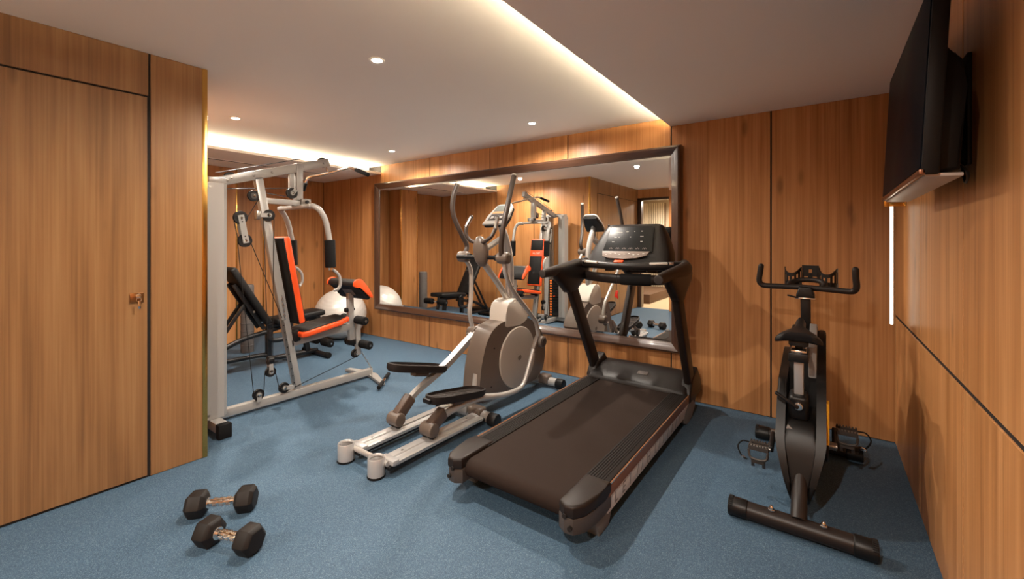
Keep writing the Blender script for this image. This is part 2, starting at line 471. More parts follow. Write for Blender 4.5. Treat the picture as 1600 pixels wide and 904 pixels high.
bx(b, XS - 0.012, XS, YN - 0.1, YB + 0.05, ZS + 0.014, ZS + 0.03)
so = tag(mobj('ceiling', b, 'ceiling_paint', smooth=0), 'lower painted soffit along the far side of the alcove', kind='structure')
# slot diffuser in the soffit
root = thing('air_slot', (-5.75, 2.3, ZS), 'long narrow slot air diffuser in the alcove soffit', 'air vent')
b = NB()
for x in (-5.70, -5.77): bx(b, x - 0.006, x + 0.006, 1.35, 3.3, ZS - 0.006, ZS - 0.0005)
mobj('frame', b, 'ceiling_paint', root)
for x in (-5.715, -5.755):
    b = NB(); bx(b, x - 0.006, x + 0.006, 1.35, 3.3, ZS - 0.004, ZS - 0.0003); mobj('slot', b, 'groove', root)
done()
# cove strips
b = NB(); bx(b, XC + 0.09, XC + 0.11, YF + 0.1, YB - 0.03, ZD + 0.016, ZD + 0.024)
tag(mobj('led_strip', b, 'led'), 'warm LED strip hidden in the cove above the dropped ceiling', 'light')
b = NB(); bx(b, XS - 0.11, XS - 0.09, YN + 0.02, YB - 0.03, ZS + 0.016, ZS + 0.024)
tag(mobj('led_strip', b, 'led_soft'), 'warm LED strip hidden in the cove above the alcove soffit', 'light')

# ------------------------------------------------------------------ downlights
def downlight(x, y, z, label, watts=DOWN_W):
    root = thing('downlight', (x, y, z), label, 'downlight', 'small round ceiling downlights')
    b = NB(); lathe(b, [(0.030, -0.001), (0.030, -0.004), (0.043, -0.006), (0.046, -0.003), (0.046, -0.0005)], (x, y, z), seg=28)
    mobj('trim_ring', b, mat('lamp_ring', (240, 236, 230), 0.4), root)
    b = NB(); lathe(b, [(0.001, -0.006), (0.022, -0.0055), (0.030, -0.004), (0.030, -0.001)], (x, y, z), seg=28)
    mobj('lens', b, 'lamp_lens', root)
    ld = bpy.data.lights.new('lamp', 'SPOT'); ld.energy = watts; ld.color = WARM; ld.spot_size = math.radians(166); ld.spot_blend = 0.6; ld.shadow_soft_size = 0.03
    lo = bpy.data.objects.new('lamp', ld); C.objects.link(lo); lo.parent = root; lo.location = (0, 0, -0.012)
    done()
    return root
for x, y, t in ((-2.16, 1.60, 'round ceiling downlight between the oak wall and the treadmill'), (-4.17, 1.62, 'round ceiling downlight above the back of the multi gym'),
                (-2.16, 3.28, 'round ceiling downlight above the elliptical trainer'), (-4.17, 3.30, 'round ceiling downlight above the front of the multi gym near the mirror wall')):
    downlight(x, y, ZU, t)
downlight(-0.38, -0.35, ZD, 'round downlight in the dropped ceiling', DOWN_W * 1.8)
downlight(-2.6, -2.4, 2.5, 'unseen downlight added to light the passage', DOWN_W * 2.5)  # added lamp, out of sight, brightens the passage and its slats

# ------------------------------------------------------------------ wall mirror
MX0, MX1, MZ0, MZ1 = -5.15, -0.985, 0.405, 2.175
FW = 0.078
root = thing('wall_mirror', ((MX0 + MX1) / 2, YB - T, MZ0), 'wide wall mirror in a dark bronze frame', 'mirror')
prof = [(0.0, 3.852), (0.0, 3.775), (0.006, 3.763), (0.020, 3.757), (0.052, 3.768), (0.062, 3.776), (FW, 3.782), (FW, 3.852)]
def frame_piece(a, b_, na, nb):
    rings = []
    for (px, pz), (nx, nz) in ((a, na), (b_, nb)):
        rings.append([Vector((px + nx * d, y, pz + nz * d)) for d, y in prof])
    t = NB(); loft(t, rings); mobj('frame_rail', t, 'bronze_frame', root, smooth=40)
frame_piece((MX0, MZ1), (MX1, MZ1), (1, -1), (-1, -1))
frame_piece((MX0, MZ0), (MX1, MZ0), (1, 1), (-1, 1))
frame_piece((MX0, MZ0), (MX0, MZ1), (1, 1), (1, -1))
frame_piece((MX1, MZ0), (MX1, MZ1), (-1, 1), (-1, -1))
gx0, gx1, gz0, gz1 = MX0 + FW - 0.004, MX1 - FW + 0.004, MZ0 + FW - 0.004, MZ1 - FW + 0.004
BV = 0.028
b = NB()
o4 = [Vector((gx0, YM + 0.004, gz0)), Vector((gx1, YM + 0.004, gz0)), Vector((gx1, YM + 0.004, gz1)), Vector((gx0, YM + 0.004, gz1))]
i4 = [Vector((gx0 + BV, YM, gz0 + BV)), Vector((gx1 - BV, YM, gz0 + BV)), Vector((gx1 - BV, YM, gz1 - BV)), Vector((gx0 + BV, YM, gz1 - BV))]
k4 = [v + Vector((0, 0.004, 0)) for v in o4]
loft(b, [k4, o4, i4])
mobj('glass', b, 'mirror_glass', root, smooth=0)
b = NB(); bx(b, MX0 + 0.03, MX1 - 0.03, YM + 0.01, YB - T - 0.001, MZ0 + 0.03, MZ1 - 0.03)
mobj('backing_board', b, 'groove', root, smooth=0)
done()
# ------------------------------------------------------------------ lettering
def text_bm(s, size, depth=0.0008, align='CENTER', sx=1.0, shear=0.0):
    cu = bpy.data.curves.new('lettering', 'FONT'); cu.body = s; cu.size = size; cu.extrude = depth
    cu.align_x = align; cu.align_y = 'CENTER'; cu.shear = shear; cu.resolution_u = 2
    o = bpy.data.objects.new('lettering', cu); C.objects.link(o)
    dg = bpy.context.evaluated_depsgraph_get(); dg.update()
    me = bpy.data.meshes.new_from_object(o.evaluated_get(dg))
    b = NB(); b.from_mesh(me)
    bpy.data.objects.remove(o); bpy.data.curves.remove(cu); bpy.data.meshes.remove(me)
    bmesh.ops.scale(b, vec=(sx, 1, 1), verts=b.verts[:])
    return b
def put(b, M3, loc):
    bmesh.ops.transform(b, matrix=Matrix.Translation(loc) @ M3.to_4x4(), verts=b.verts[:]); return b

# ------------------------------------------------------------------ treadmill
TX = -1.245
mat('belt_rubber', (44, 34, 29), 0.85, spec=0.12, bump=0.5, bscale=700)
mat('bronze_rail', (140, 92, 60), 0.35, 0.2)
mat('grey_skirt', (214, 214, 214), 0.45)
mat('side_rubber', (28, 22, 19), 0.7, spec=0.2)
tm = thing('treadmill', (TX, 2.7, 0), 'large dark brown treadmill with a wide black belt and high console', 'treadmill')
DB = 'dark_brown_plastic'
# deck bed and running belt wrapped over the rear roller
b = NB(); bx(b, TX - 0.30, TX + 0.30, 1.78, 3.5, 0.105, 0.178); mobj('deck', b, 'black_plastic', tm)
prof = [(3.48, 0.196), (2.9, 0.197), (2.3, 0.197), (1.735, 0.197)]
prof += [(1.735 - 0.048 * math.sin(a), 0.149 + 0.048 * math.cos(a)) for a in [math.pi * k / 12 for k in range(1, 12)]]
prof += [(1.735, 0.101), (1.85, 0.099), (3.48, 0.099), (3.48, 0.103), (1.85, 0.103), (1.735, 0.104)]
prof += [(1.735 - 0.044 * math.sin(a), 0.149 + 0.044 * math.cos(a)) for a in [math.pi * k / 12 for k in range(11, 0, -1)]]
prof += [(1.735, 0.192), (3.48, 0.192)]
b = NB(); prism(b, prof, TX - 0.287, TX + 0.287, 'x'); mobj('belt', b, 'belt_rubber', tm)
b = NB(); cyl(b, (TX - 0.32, 1.735, 0.149), (TX + 0.32, 1.735, 0.149), 0.042); mobj('roller', b, 'steel_dull', tm)
for s in (-1, 1):
    X0 = TX + s * 0.288; X1 = TX + s * 0.412
    # foot rail with fine ribs
    b = NB(); bx(b, X0, X1, 1.88, 3.46, 0.10, 0.204, 0.004)
    rail = mobj('foot_rail', b, 'side_rubber', tm)
    for k in range(7):
        b = NB(); x = TX + s * (0.300 + 0.0135 * k); bx(b, x - 0.003, x + 0.003, 1.91, 3.40, 0.2035, 0.2065, 0.001, 1); mobj('rib', b, 'side_rubber', rail)
    # outer bronze strip, pale skirt with outlined lettering
    b = NB()
    prism(b, [(1.905, 0.143), (3.47, 0.143), (3.47, 0.200), (1.905, 0.200)], X1 - s * 0.002, X1 + s * 0.010, 'x', 0.004, 3)
    st = mobj('side_strip', b, 'bronze_rail', tm)
    b = NB(); bx(b, X1 + s * 0.009, X1 + s * 0.0112, 1.91, 3.46, 0.1985, 0.2025); mobj('bright_edge', b, 'chrome', st)
    b = NB(); prism(b, [(1.905, 0.068), (3.40, 0.068), (3.47, 0.143), (1.86, 0.143)], X1 - s * 0.004, X1 + s * 0.006, 'x', 0.002)
    sk = mobj('skirt', b, 'grey_skirt', tm)
    rot = Matrix(((0, 0, s), (s, 0, 0), (0, 1, 0)))
    for t_, yy in (('L', 2.00), ('E', 2.10), ('I', 2.19), ('/', 2.30), ('/', 2.37), ('H', 2.48), ('I', 2.60), ('/', 2.68), ('I', 2.76), ('/', 2.86), ('I', 2.95), ('/', 3.04), ('I', 3.12)):
        b = text_bm(t_, 0.075, 0.0006, sx=1.2, shear=0.15); put(b, rot, (X1 + s * 0.0065, yy if s > 0 else 5.2 - yy, 0.105))
        mobj('letter', b, mat('letter_grey', (128, 128, 130), 0.4), sk, smooth=0)
    # rear end cap
    o = [(0.292, 1.665), (0.330, 1.640), (0.372, 1.645), (0.404, 1.69), (0.421, 1.77), (0.424, 1.86), (0.424, 1.93), (0.292, 1.93)]
    b = NB(); prism(b, [(TX + s * p[0], p[1]) for p in o], 0.155, 0.214, 'z', 0.014, 3); cap = mobj('end_cap', b, DB, tm)
    b = NB(); prism(b, [(TX + s * (p[0] - 0.003), p[1] + 0.004) for p in o], 0.085, 0.158, 'z', 0.006, 2); mobj('cap_base', b, mat('cap_grey', (70, 62, 57), 0.35), cap)
    for xx, zz in ((0.333, 0.165), (0.358, 0.118)):
        b = NB(); cyl(b, (TX + s * xx, 1.650, zz), (TX + s * xx, 1.634, zz), 0.010); mobj('screw_hole', b, 'groove', cap)
    # foot and lift arm
    b = NB(); prism(b, [(1.83, 0.0), (1.93, 0.0), (1.99, 0.085), (1.78, 0.085)], TX + s * 0.335, TX + s * 0.412, 'x', 0.008); mobj('rear_foot', b, mat('foot_grey', (120, 116, 112), 0.45), tm)
    b = NB(); prism(b, [(3.26, 0.07), (3.30, 0.012), (3.40, 0.0), (3.52, 0.03), (3.60, 0.12), (3.46, 0.145), (3.34, 0.12)], TX + s * 0.34, TX + s * 0.419, 'x', 0.008, 2, 4); mobj('front_foot', b, 'foot_grey', tm)
# motor hood
rings = []
for y, z, w in ((3.36, 0.206, 0.400), (3.38, 0.228, 0.405), (3.44, 0.262, 0.409), (3.55, 0.292, 0.409), (3.66, 0.302, 0.405), (3.72, 0.290, 0.395), (3.742, 0.25, 0.38)):
    rr = 0.03; r_ = [Vector((TX - w, y, 0.10)), Vector((TX - w, y, z - rr)), Vector((TX - w + 0.008, y, z - 0.010)), Vector((TX - w + rr, y, z))]
    for k in range(1, 8): r_.append(Vector((TX - w + rr + (2 * w - 2 * rr) * k / 8, y, z + 0.006 * math.sin(math.pi * k / 8))))
    r_ += [Vector((TX + w - rr, y, z)), Vector((TX + w - 0.008, y, z - 0.010)), Vector((TX + w, y, z - rr)), Vector((TX + w, y, 0.10))]
    rings.append(r_)
b = NB(); loft(b, rings); hood = mobj('motor_hood', b, mat('hood_brown', (26, 21, 19), 0.42, spec=0.3), tm, 50)
b = NB(); box(b, (TX + 0.04, 3.475, 0.281), (0.085, 0.05, 0.004), R('X', 16), 0.001); tag(mobj('badge', b, 'cap_grey', hood), 'small grey square badge')
# uprights
for s in (-1, 1):
    x = TX + s * 0.392
    b = NB(); bar(b, (x, 3.60, 0.10), (x + s * 0.020, 3.07, 1.03), 0.056, 0.125, 0.022, (0, 1, 0), 4); mobj('upright', b, DB, tm)
    b = NB(); prism(b, [(3.38, 0.14), (3.74, 0.14), (3.73, 0.24), (3.62, 0.36), (3.46, 0.30), (3.40, 0.22)], x - 0.04, x + 0.04, 'x', 0.015, 3); mobj('upright_boot', b, 'hood_brown', tm)
    x = TX + s * 0.420
    # hand grip: runs back from the dash towards the user
    b = NB(); tube(b, [(x, 2.665, 1.118), (x, 2.80, 1.128), (x + s * 0.010, 3.02, 1.142), (x + s * 0.014, 3.22, 1.158), (x - s * 0.02, 3.34, 1.175)], [0.031, 0.038, 0.046, 0.052, 0.046], 18, 5, 0.92); gr = mobj('hand_grip', b, DB, tm)
    b = NB(); cyl(b, (x, 2.668, 1.118), (x, 2.658, 1.117), 0.0285, bev=0.003); tag(mobj('grip_end', b, mat('grip_end_grey', (44, 40, 38), 0.45), gr), 'oval end plug')
    # elbow boot between grip and upright
    rings = []
    for z, y0, y1, hw in ((1.150, 2.80, 3.40, 0.034), (1.12, 2.80, 3.41, 0.043), (1.07, 2.85, 3.36, 0.046), (1.02, 2.92, 3.26, 0.044), (0.975, 2.985, 3.185, 0.040), (0.950, 3.015, 3.175, 0.036)):
        yc, hy = (y0 + y1) / 2, (y1 - y0) / 2
        rings.append([Vector((x + hw * (abs(math.cos(a)) ** 0.6) * (1 if math.cos(a) > 0 else -1), yc + hy * (abs(math.sin(a)) ** 0.7) * (1 if math.sin(a) > 0 else -1), z)) for a in [2 * math.pi * k / 24 for k in range(24)]])
    b = NB(); loft(b, rings); mobj('elbow', b, mat('elbow_brown', (30, 24, 21), 0.42, spec=0.35), tm, 50)
# cross bar with black sleeve
pts = [(TX - 0.38, 3.28, 1.075), (TX - 0.28, 3.22, 1.072), (TX - 0.12, 3.17, 1.068), (TX + 0.05, 3.16, 1.066), (TX + 0.22, 3.20, 1.068), (TX + 0.38, 3.28, 1.075)]
b = NB(); tube(b, pts, 0.038, 16, 5, 0.6); cb = mobj('cross_bar', b, DB, tm)
b = NB(); tube(b, [(TX - 0.02, 3.163, 1.0665), (TX + 0.08, 3.161, 1.066), (TX + 0.20, 3.193, 1.0675)], 0.044, 16, 4, 0.62); mobj('sleeve', b, 'black_rubber', cb)
# dash between the grips, with two pulse plates
pts = [(TX - 0.41, 3.28, 1.176), (TX - 0.28, 3.20, 1.172), (TX - 0.13, 3.155, 1.168), (TX, 3.145, 1.167), (TX + 0.13, 3.155, 1.168), (TX + 0.28, 3.20, 1.172), (TX + 0.41, 3.28, 1.176)]
b = NB(); tube(b, pts, [0.036, 0.032, 0.029, 0.028, 0.029, 0.032, 0.036], 16, 4, 0.95); dash = mobj('dash', b, 'elbow_brown', tm)
for s in (-1, 1):
    b = NB(); bar(b, (TX + s * 0.325, 3.182, 1.194), (TX + s * 0.205, 3.140, 1.190), 0.020, 0.020, 0.007, seg=3); mobj('pulse_plate', b, mat('pulse_metal', (226, 220, 210), 0.35, 0.1), dash)
    b = NB(); cyl(b, (TX + s * 0.332, 3.192, 1.190), (TX + s * 0.36, 3.205, 1.190), 0.015, bev=0.003); mobj('pulse_knob', b, 'chrome', dash)
# console head
rings = []
for z, w, yf, d in ((1.185, 0.330, 3.175, 0.19), (1.21, 0.335, 3.19, 0.20), (1.28, 0.318, 3.234, 0.20), (1.36, 0.286, 3.284, 0.18), (1.43, 0.252, 3.328, 0.145), (1.470, 0.230, 3.353, 0.115), (1.487, 0.212, 3.372, 0.085), (1.493, 0.19, 3.392, 0.05)):
    r_ = []
    for k in range(28):
        a = 2 * math.pi * k / 28; c_, s_ = math.cos(a), math.sin(a)
        r_.append(Vector((TX + w * math.copysign(abs(c_) ** 0.32, c_), yf + d / 2 + d / 2 * math.copysign(abs(s_) ** 0.42, s_), z)))
    rings.append(r_)
b = NB(); loft(b, rings); con = mobj('console', b, mat('console_brown', (27, 22, 20), 0.42, spec=0.35), tm, 55)
tilt = math.atan2(0.15, 0.239)
def on_face(dx, up, off=0.0):
    c = Vector((TX, 3.234 + 0.5 * 0.1, 1.28 + 0.08))
    u = Vector((0, math.sin(tilt), math.cos(tilt))); nrm = Vector((0, -math.cos(tilt), math.sin(tilt)))
    return c + Vector((dx, 0, 0)) + u * up + nrm * off
Mface = Matrix(((1, 0, 0), (0, math.sin(tilt), -math.cos(tilt)), (0, math.cos(tilt), math.sin(tilt))))
b = NB(); prism(b, [(-0.198, -0.105), (0.198, -0.105), (0.176, 0.122), (0.15, 0.132), (-0.15, 0.132), (-0.176, 0.122)], 0.002, 0.008, 'z', 0.002); put(b, Mface, on_face(0, 0))
scr = mobj('display', b, 'black_gloss', con)
for dx, up, w in ((-0.095, 0.075, 0.052), (-0.03, 0.08, 0.02), (0.03, 0.081, 0.008), (0.088, 0.084, 0.016), (-0.118, 0.028, 0.022), (-0.088, 0.029, 0.01), (0.005, 0.03, 0.01), (0.095, 0.035, 0.026), (-0.13, -0.015, 0.02), (0.10, -0.012, 0.016)):
    b = NB(); box(b, (0, 0, 0), (w, 0.0035, 0.0008)); put(b, Mface, on_face(dx, up, 0.0088)); mobj('mark', b, 'white_print', scr, smooth=0)
for k in range(6):
    b = NB()
    for q in range(4):
        hh = 0.008 + 0.008 * math.sin(math.pi * (q + 0.5) / 4)
        box(b, (-0.012 + q * 0.008, hh / 2 - 0.006, 0), (0.0022, hh, 0.0008), R('Z', -25 if (q + k) % 2 else 25))
    put(b, Mface, on_face(-0.135 + 0.054 * k, -0.075, 0.0088)); tag(mobj('mark', b, mat('dim_print', (130, 118, 112), 0.5), scr, smooth=0), kind='stuff')
b = NB(); prism(b, [(-0.19, 0.035), (0.19, 0.035), (0.17, 0.0), (0.10, -0.026), (0.0, -0.034), (-0.13, -0.030), (-0.18, -0.012)], 0.001, 0.010, 'z', 0.003)
t2 = math.radians(33); M2 = Matrix(((1, 0, 0), (0, math.sin(t2), -math.cos(t2)), (0, math.cos(t2), math.sin(t2))))
put(b, M2, (TX - 0.005, 3.196, 1.246)); kp = tag(mobj('keypad', b, mat('keypad_grey', (132, 118, 108), 0.45, vary=0.15, vscale=60), con), 'grey keypad strip')
for k in range(9):
    b = NB(); box(b, (-0.15 + 0.037 * k, 0.008 + 0.006 * (k % 3 - 1), 0.0105), (0.014, 0.004, 0.001)); put(b, M2, (TX - 0.005, 3.196, 1.246)); mobj('key', b, 'white_print', kp, smooth=0)
b = NB(); box(b, (TX - 0.035, 3.150, 1.200), (0.075, 0.03, 0.018), R('X', 30), 0.006); tag(mobj('stop_key', b, 'orange_vinyl', con), 'orange emergency stop key')
# safety cord with red clip, bottle rest
b = NB(); tube(b, [(TX - 0.035, 3.128, 1.196), (TX - 0.037, 3.118, 1.10), (TX - 0.038, 3.115, 0.985)], 0.0018, 6, 3); cord = mobj('safety_cord', b, 'cable_black', tm)
b = NB(); box(b, (TX - 0.038, 3.115, 0.955), (0.022, 0.012, 0.055), R('Y', 12), 0.004); box(b, (TX - 0.030, 3.112, 0.945), (0.010, 0.010, 0.05), R('Y', -10), 0.003); tag(mobj('clip', b, 'red_plastic', cord), 'red safety clip')
for s in (-1, 1):
    b = NB(); lathe(b, [(0.034, 0), (0.040, 0.0), (0.044, 0.06), (0.047, 0.065), (0.044, 0.066), (0.040, 0.060), (0.034, 0.004)], (TX + s * 0.17, 3.30, 1.118), seg=20); mobj('bottle_cup', b, 'cap_grey', tm)
done()
# ------------------------------------------------------------------ elliptical trainer
EX = -2.225
mat('pedal_brown', (36, 29, 26), 0.65, spec=0.3, bump=0.3, bscale=250)
mat('lcd_grey', (108, 112, 108), 0.25)
mat('rail_alu', (184, 183, 182), 0.32, 0.35)
mat('silver_tube', (184, 180, 175), 0.30, 0.45)
TP = 'taupe_plastic'
el = thing('elliptical_trainer', (EX, 2.5, 0), 'silver and taupe elliptical trainer with moving arms and twin rear rails', 'elliptical trainer')
def stab(y, x0, x1, name):
    b = NB(); cyl(b, (x0 + 0.05, y, 0.055), (x1 - 0.05, y, 0.055), 0.038); st = mobj(name, b, 'silver_tube', el)
    for xa, xb in ((x0, x0 + 0.075), (x1 - 0.075, x1)):
        b = NB(); cyl(b, (xa, y, 0.048), (xb, y, 0.048), 0.0475, bev=0.008); mobj('end_cap', b, 'black_plastic', st)
    return st
stab(3.45, EX - 0.30, EX + 0.30, 'front_stabilizer')
stab(2.47, EX - 0.30, EX + 0.30, 'mid_stabilizer')
for y, w in ((3.45, 0.11), (2.47, 0.13)):
    b = NB(); box(b, (EX + 0.10, y, 0.07), (w, 0.09, 0.085), None, 0.02, 3); mobj('stabilizer_clamp', b, TP, el)
b = NB(); bar(b, (EX, 2.42, 0.085), (EX, 3.47, 0.085), 0.075, 0.06, 0.008); mobj('main_beam', b, 'silver_tube', el)
# rear rails, cups and cross tube
for x in (-2.355, -2.060):
    b = NB(); prism(b, [(x - 0.056, 0.058), (x + 0.056, 0.058), (x + 0.060, 0.078), (x + 0.050, 0.086), (x + 0.030, 0.086), (x + 0.026, 0.080), (x + 0.004, 0.080), (x, 0.088), (x - 0.030, 0.090), (x - 0.052, 0.088), (x - 0.060, 0.078)], 1.60, 2.40, 'y', 0.002, 1)
    rl = mobj('rail', b, 'rail_alu', el, 20)
    for y in (1.72, 2.30):
        b = NB(); cyl(b, (x - 0.016, y, 0.0888), (x - 0.016, y, 0.0915), 0.008, seg=14); mobj('bolt', b, 'steel_dull', rl)
    b = NB(); box(b, (x, 1.612, 0.078), (0.128, 0.05, 0.030), None, 0.008); mobj('rail_end', b, 'rail_alu', rl)
    b = NB(); bx(b, x - 0.045, x + 0.045, 1.58, 2.44, 0.036, 0.058, 0.004); mobj('rail_support', b, 'black_plastic', el)
for x in (-2.392, -2.092):
    b = NB(); lathe(b, [(0.049, 0.012), (0.049, 0.108), (0.046, 0.113), (0.043, 0.110), (0.040, 0.098), (0.02, 0.095), (0.001, 0.095)], (x, 1.545, 0), seg=32); cu = mobj('rear_leg', b, 'rail_alu', el)
    b = NB(); cyl(b, (x, 1.545, 0.0), (x, 1.545, 0.012), 0.052, bev=0.003); mobj('rubber_foot', b, 'black_rubber', cu)
    b = NB(); lathe(b, [(0.001, 0.0975), (0.012, 0.0985), (0.030, 0.0975), (0.0395, 0.1005), (0.0395, 0.096), (0.001, 0.096)], (x, 1.545, 0), seg=24); mobj('leg_plug', b, mat('plug_brown', (62, 54, 49), 0.4), cu)
b = NB(); cyl(b, (-2.392, 1.58, 0.075), (-2.03, 1.58, 0.075), 0.016); mobj('cross_tube', b, 'silver_tube', el)
# foot bars with roller shoes and pedals
def roller(x, y, z, up):
    b = NB(); cyl(b, (x - 0.052, y, z), (x + 0.052, y, z), 0.045, bev=0.008, seg=28); rs = mobj('roller_shoe', b, TP, el)
    b = NB(); bar(b, (x, y + 0.01, z + 0.01), (x, y + 0.13, z + up), 0.062, 0.085, 0.014, seg=3); mobj('yoke', b, mat('yoke_brown', (84, 68, 58), 0.4), rs)
    for s in (-1, 1):
        b = NB(); cyl(b, (x + s * 0.012, y, z - 0.026), (x + s * 0.044, y, z - 0.026), 0.030, bev=0.006); mobj('wheel', b, 'black_rubber', rs)
roller(-2.365, 1.905, 0.147, 0.115)
roller(-2.060, 1.925, 0.147, 0.075)
b = NB(); tube(b, [(-2.375, 1.98, 0.21), (-2.38, 2.10, 0.275), (-2.385, 2.26, 0.335), (-2.395, 2.42, 0.395), (-2.41, 2.62, 0.49), (-2.425, 2.84, 0.60)], [0.026, 0.027, 0.030, 0.034, 0.036, 0.034], 4, 3, 1.0, up=(0.7, 0, 0.7)); mobj('foot_bar', b, 'silver_tube', el, 40)
b = NB(); tube(b, [(-2.055, 1.99, 0.185), (-2.05, 2.15, 0.215), (-2.03, 2.35, 0.225), (-1.995, 2.62, 0.180), (-1.985, 2.80, 0.172), (-1.985, 2.89, 0.20), (-1.985, 2.95, 0.29), (-1.982, 3.03, 0.45)], [0.024, 0.026, 0.026, 0.022, 0.019, 0.017, 0.016, 0.016], 14, 5); mobj('foot_bar', b, 'silver_tube', el, 50)
def pedal(x, y, z, ax):
    L, W = 0.265, 0.082
    out = []
    for k in range(40):
        a = 2 * math.pi * k / 40; c_, s_ = math.cos(a), math.sin(a)
        e = 0.55
        yy = L * math.copysign(abs(c_) ** e, c_); xx = W * math.copysign(abs(s_) ** 0.6, s_) * (1.0 + 0.10 * c_)
        out.append((xx, yy))
    inn = [(p[0] * 0.87, p[1] * 0.95) for p in out]
    t = NB()
    loft(t, [[Vector((p[0] * 0.86, p[1] * 0.95, -0.03)) for p in out], [Vector((p[0], p[1], -0.012)) for p in out], [Vector((p[0] * 1.02, p[1] * 1.005, 0.020)) for p in out],
             [Vector((p[0] * 1.02, p[1] * 1.005, 0.024)) for p in inn], [Vector((p[0], p[1], 0.004)) for p in inn]])
    M = R('X', ax)
    put(t, M, (x, y, z)); pd = mobj('pedal', t, 'pedal_brown', el, 40)
    for k in range(6):
        for q in (-1, 1):
            t = NB(); bar(t, (q * 0.060, -0.21 + 0.065 * k, 0.006), (q * 0.006, -0.16 + 0.065 * k, 0.006), 0.008, 0.005, 0.001, seg=1); put(t, M, (x, y, z)); mobj('tread', t, 'deep_brown_rubber', pd)
    t = NB(); box(t, (0, 0.03, -0.045), (0.06, 0.14, 0.035), None, 0.008); put(t, M, (x, y, z)); mobj('pedal_mount', t, TP, pd)
    return pd
pedal(-2.40, 2.135, 0.438, -14)
pedal(-2.055, 2.175, 0.300, -9)
b = NB(); bar(b, (-2.09, 1.905, 0.335), (-2.02, 1.90, 0.335), 0.02, 0.03, 0.006); mobj('pedal_lug', b, 'black_plastic', el)
# drive housing
hp = [(2.52, 0.13), (2.53, 0.31), (2.555, 0.43), (2.61, 0.565), (2.70, 0.655), (2.84, 0.695), (3.02, 0.70), (3.17, 0.68), (3.32, 0.60), (3.44, 0.47), (3.475, 0.33), (3.43, 0.17), (3.32, 0.10), (2.95, 0.095), (2.60, 0.098)]
b = NB(); prism(b, hp, EX - 0.085, EX + 0.085, 'x', 0.028, 4, 4); hs = mobj('drive_housing', b, TP, el, 40)
cp = [(2.835, 0.655), (2.872, 0.80), (2.905, 0.852), (3.00, 0.862), (3.05, 0.845), (3.185, 0.705), (3.16, 0.668), (3.06, 0.635), (2.92, 0.64)]
b = NB(); prism(b, cp, EX - 0.088, EX + 0.088, 'x', 0.018, 3, 3); mobj('housing_cap', b, 'pale_taupe', hs, 40)
for s in (-1, 1):
    b = NB(); lathe(b, [(0.262, 0.0), (0.262, 0.012), (0.256, 0.018), (0.19, 0.024), (0.05, 0.026), (0.001, 0.026)], (EX + s * 0.078, 3.025, 0.362), (s, 0, 0), 48); dk = mobj('flywheel_cover', b, mat('disc_taupe', (164, 155, 145), 0.34), hs, 30)
    b = NB(); cyl(b, (EX + s * 0.10, 3.025, 0.362), (EX + s * 0.108, 3.025, 0.362), 0.024, bev=0.003); mobj('hub', b, TP, dk)
    for yy, zz in ((2.70, 0.50), (2.66, 0.20), (3.10, 0.665)):
        b = NB(); cyl(b, (EX + s * 0.082, yy, zz), (EX + s * 0.0875, yy, zz), 0.007, seg=12); mobj('screw', b, 'groove', hs)
b = NB(); tube(b, [(EX + 0.03, 2.545, 0.12), (EX + 0.03, 2.530, 0.22), (EX + 0.03, 2.545, 0.325)], 0.024, 14, 4); mobj('rear_post', b, 'silver_tube', el)
# mast, brace, pivot pod
b = NB(); tube(b, [(EX, 3.00, 0.80), (EX, 3.02, 0.95), (EX, 3.025, 1.10), (EX, 3.005, 1.25), (EX, 2.955, 1.39), (EX, 2.89, 1.50), (EX, 2.865, 1.545)], [0.040, 0.040, 0.041, 0.042, 0.038, 0.032, 0.03], 18, 5, 0.8, up=(0, 1, 0)); mobj('mast', b, 'silver_paint', el)
b = NB(); tube(b, [(EX, 2.985, 0.86), (EX, 2.86, 1.00), (EX, 2.68, 1.17)], 0.026, 16, 4); mobj('brace', b, 'silver_tube', el)
b = NB(); tube(b, [(EX, 2.95, 1.40), (EX, 2.84, 1.355), (EX, 2.68, 1.285)], 0.024, 16, 4); mobj('pod_link', b, 'silver_tube', el)
b = NB(); ball(b, (EX, 2.635, 1.275), (0.070, 0.052, 0.125), R('X', 8), 24, 18); pod = mobj('pivot_pod', b, TP, el, 60)
for zz in (1.19, 1.335):
    b = NB(); cyl(b, (EX + 0.005, 2.600, zz), (EX + 0.005, 2.585 if zz > 1.2 else 2.60, zz + 0.001), 0.006, seg=10); mobj('screw', b, 'groove', pod)
b = NB(); cyl(b, (EX - 0.27, 2.655, 1.228), (EX + 0.27, 2.655, 1.228), 0.018); mobj('axle', b, 'black_plastic', el)
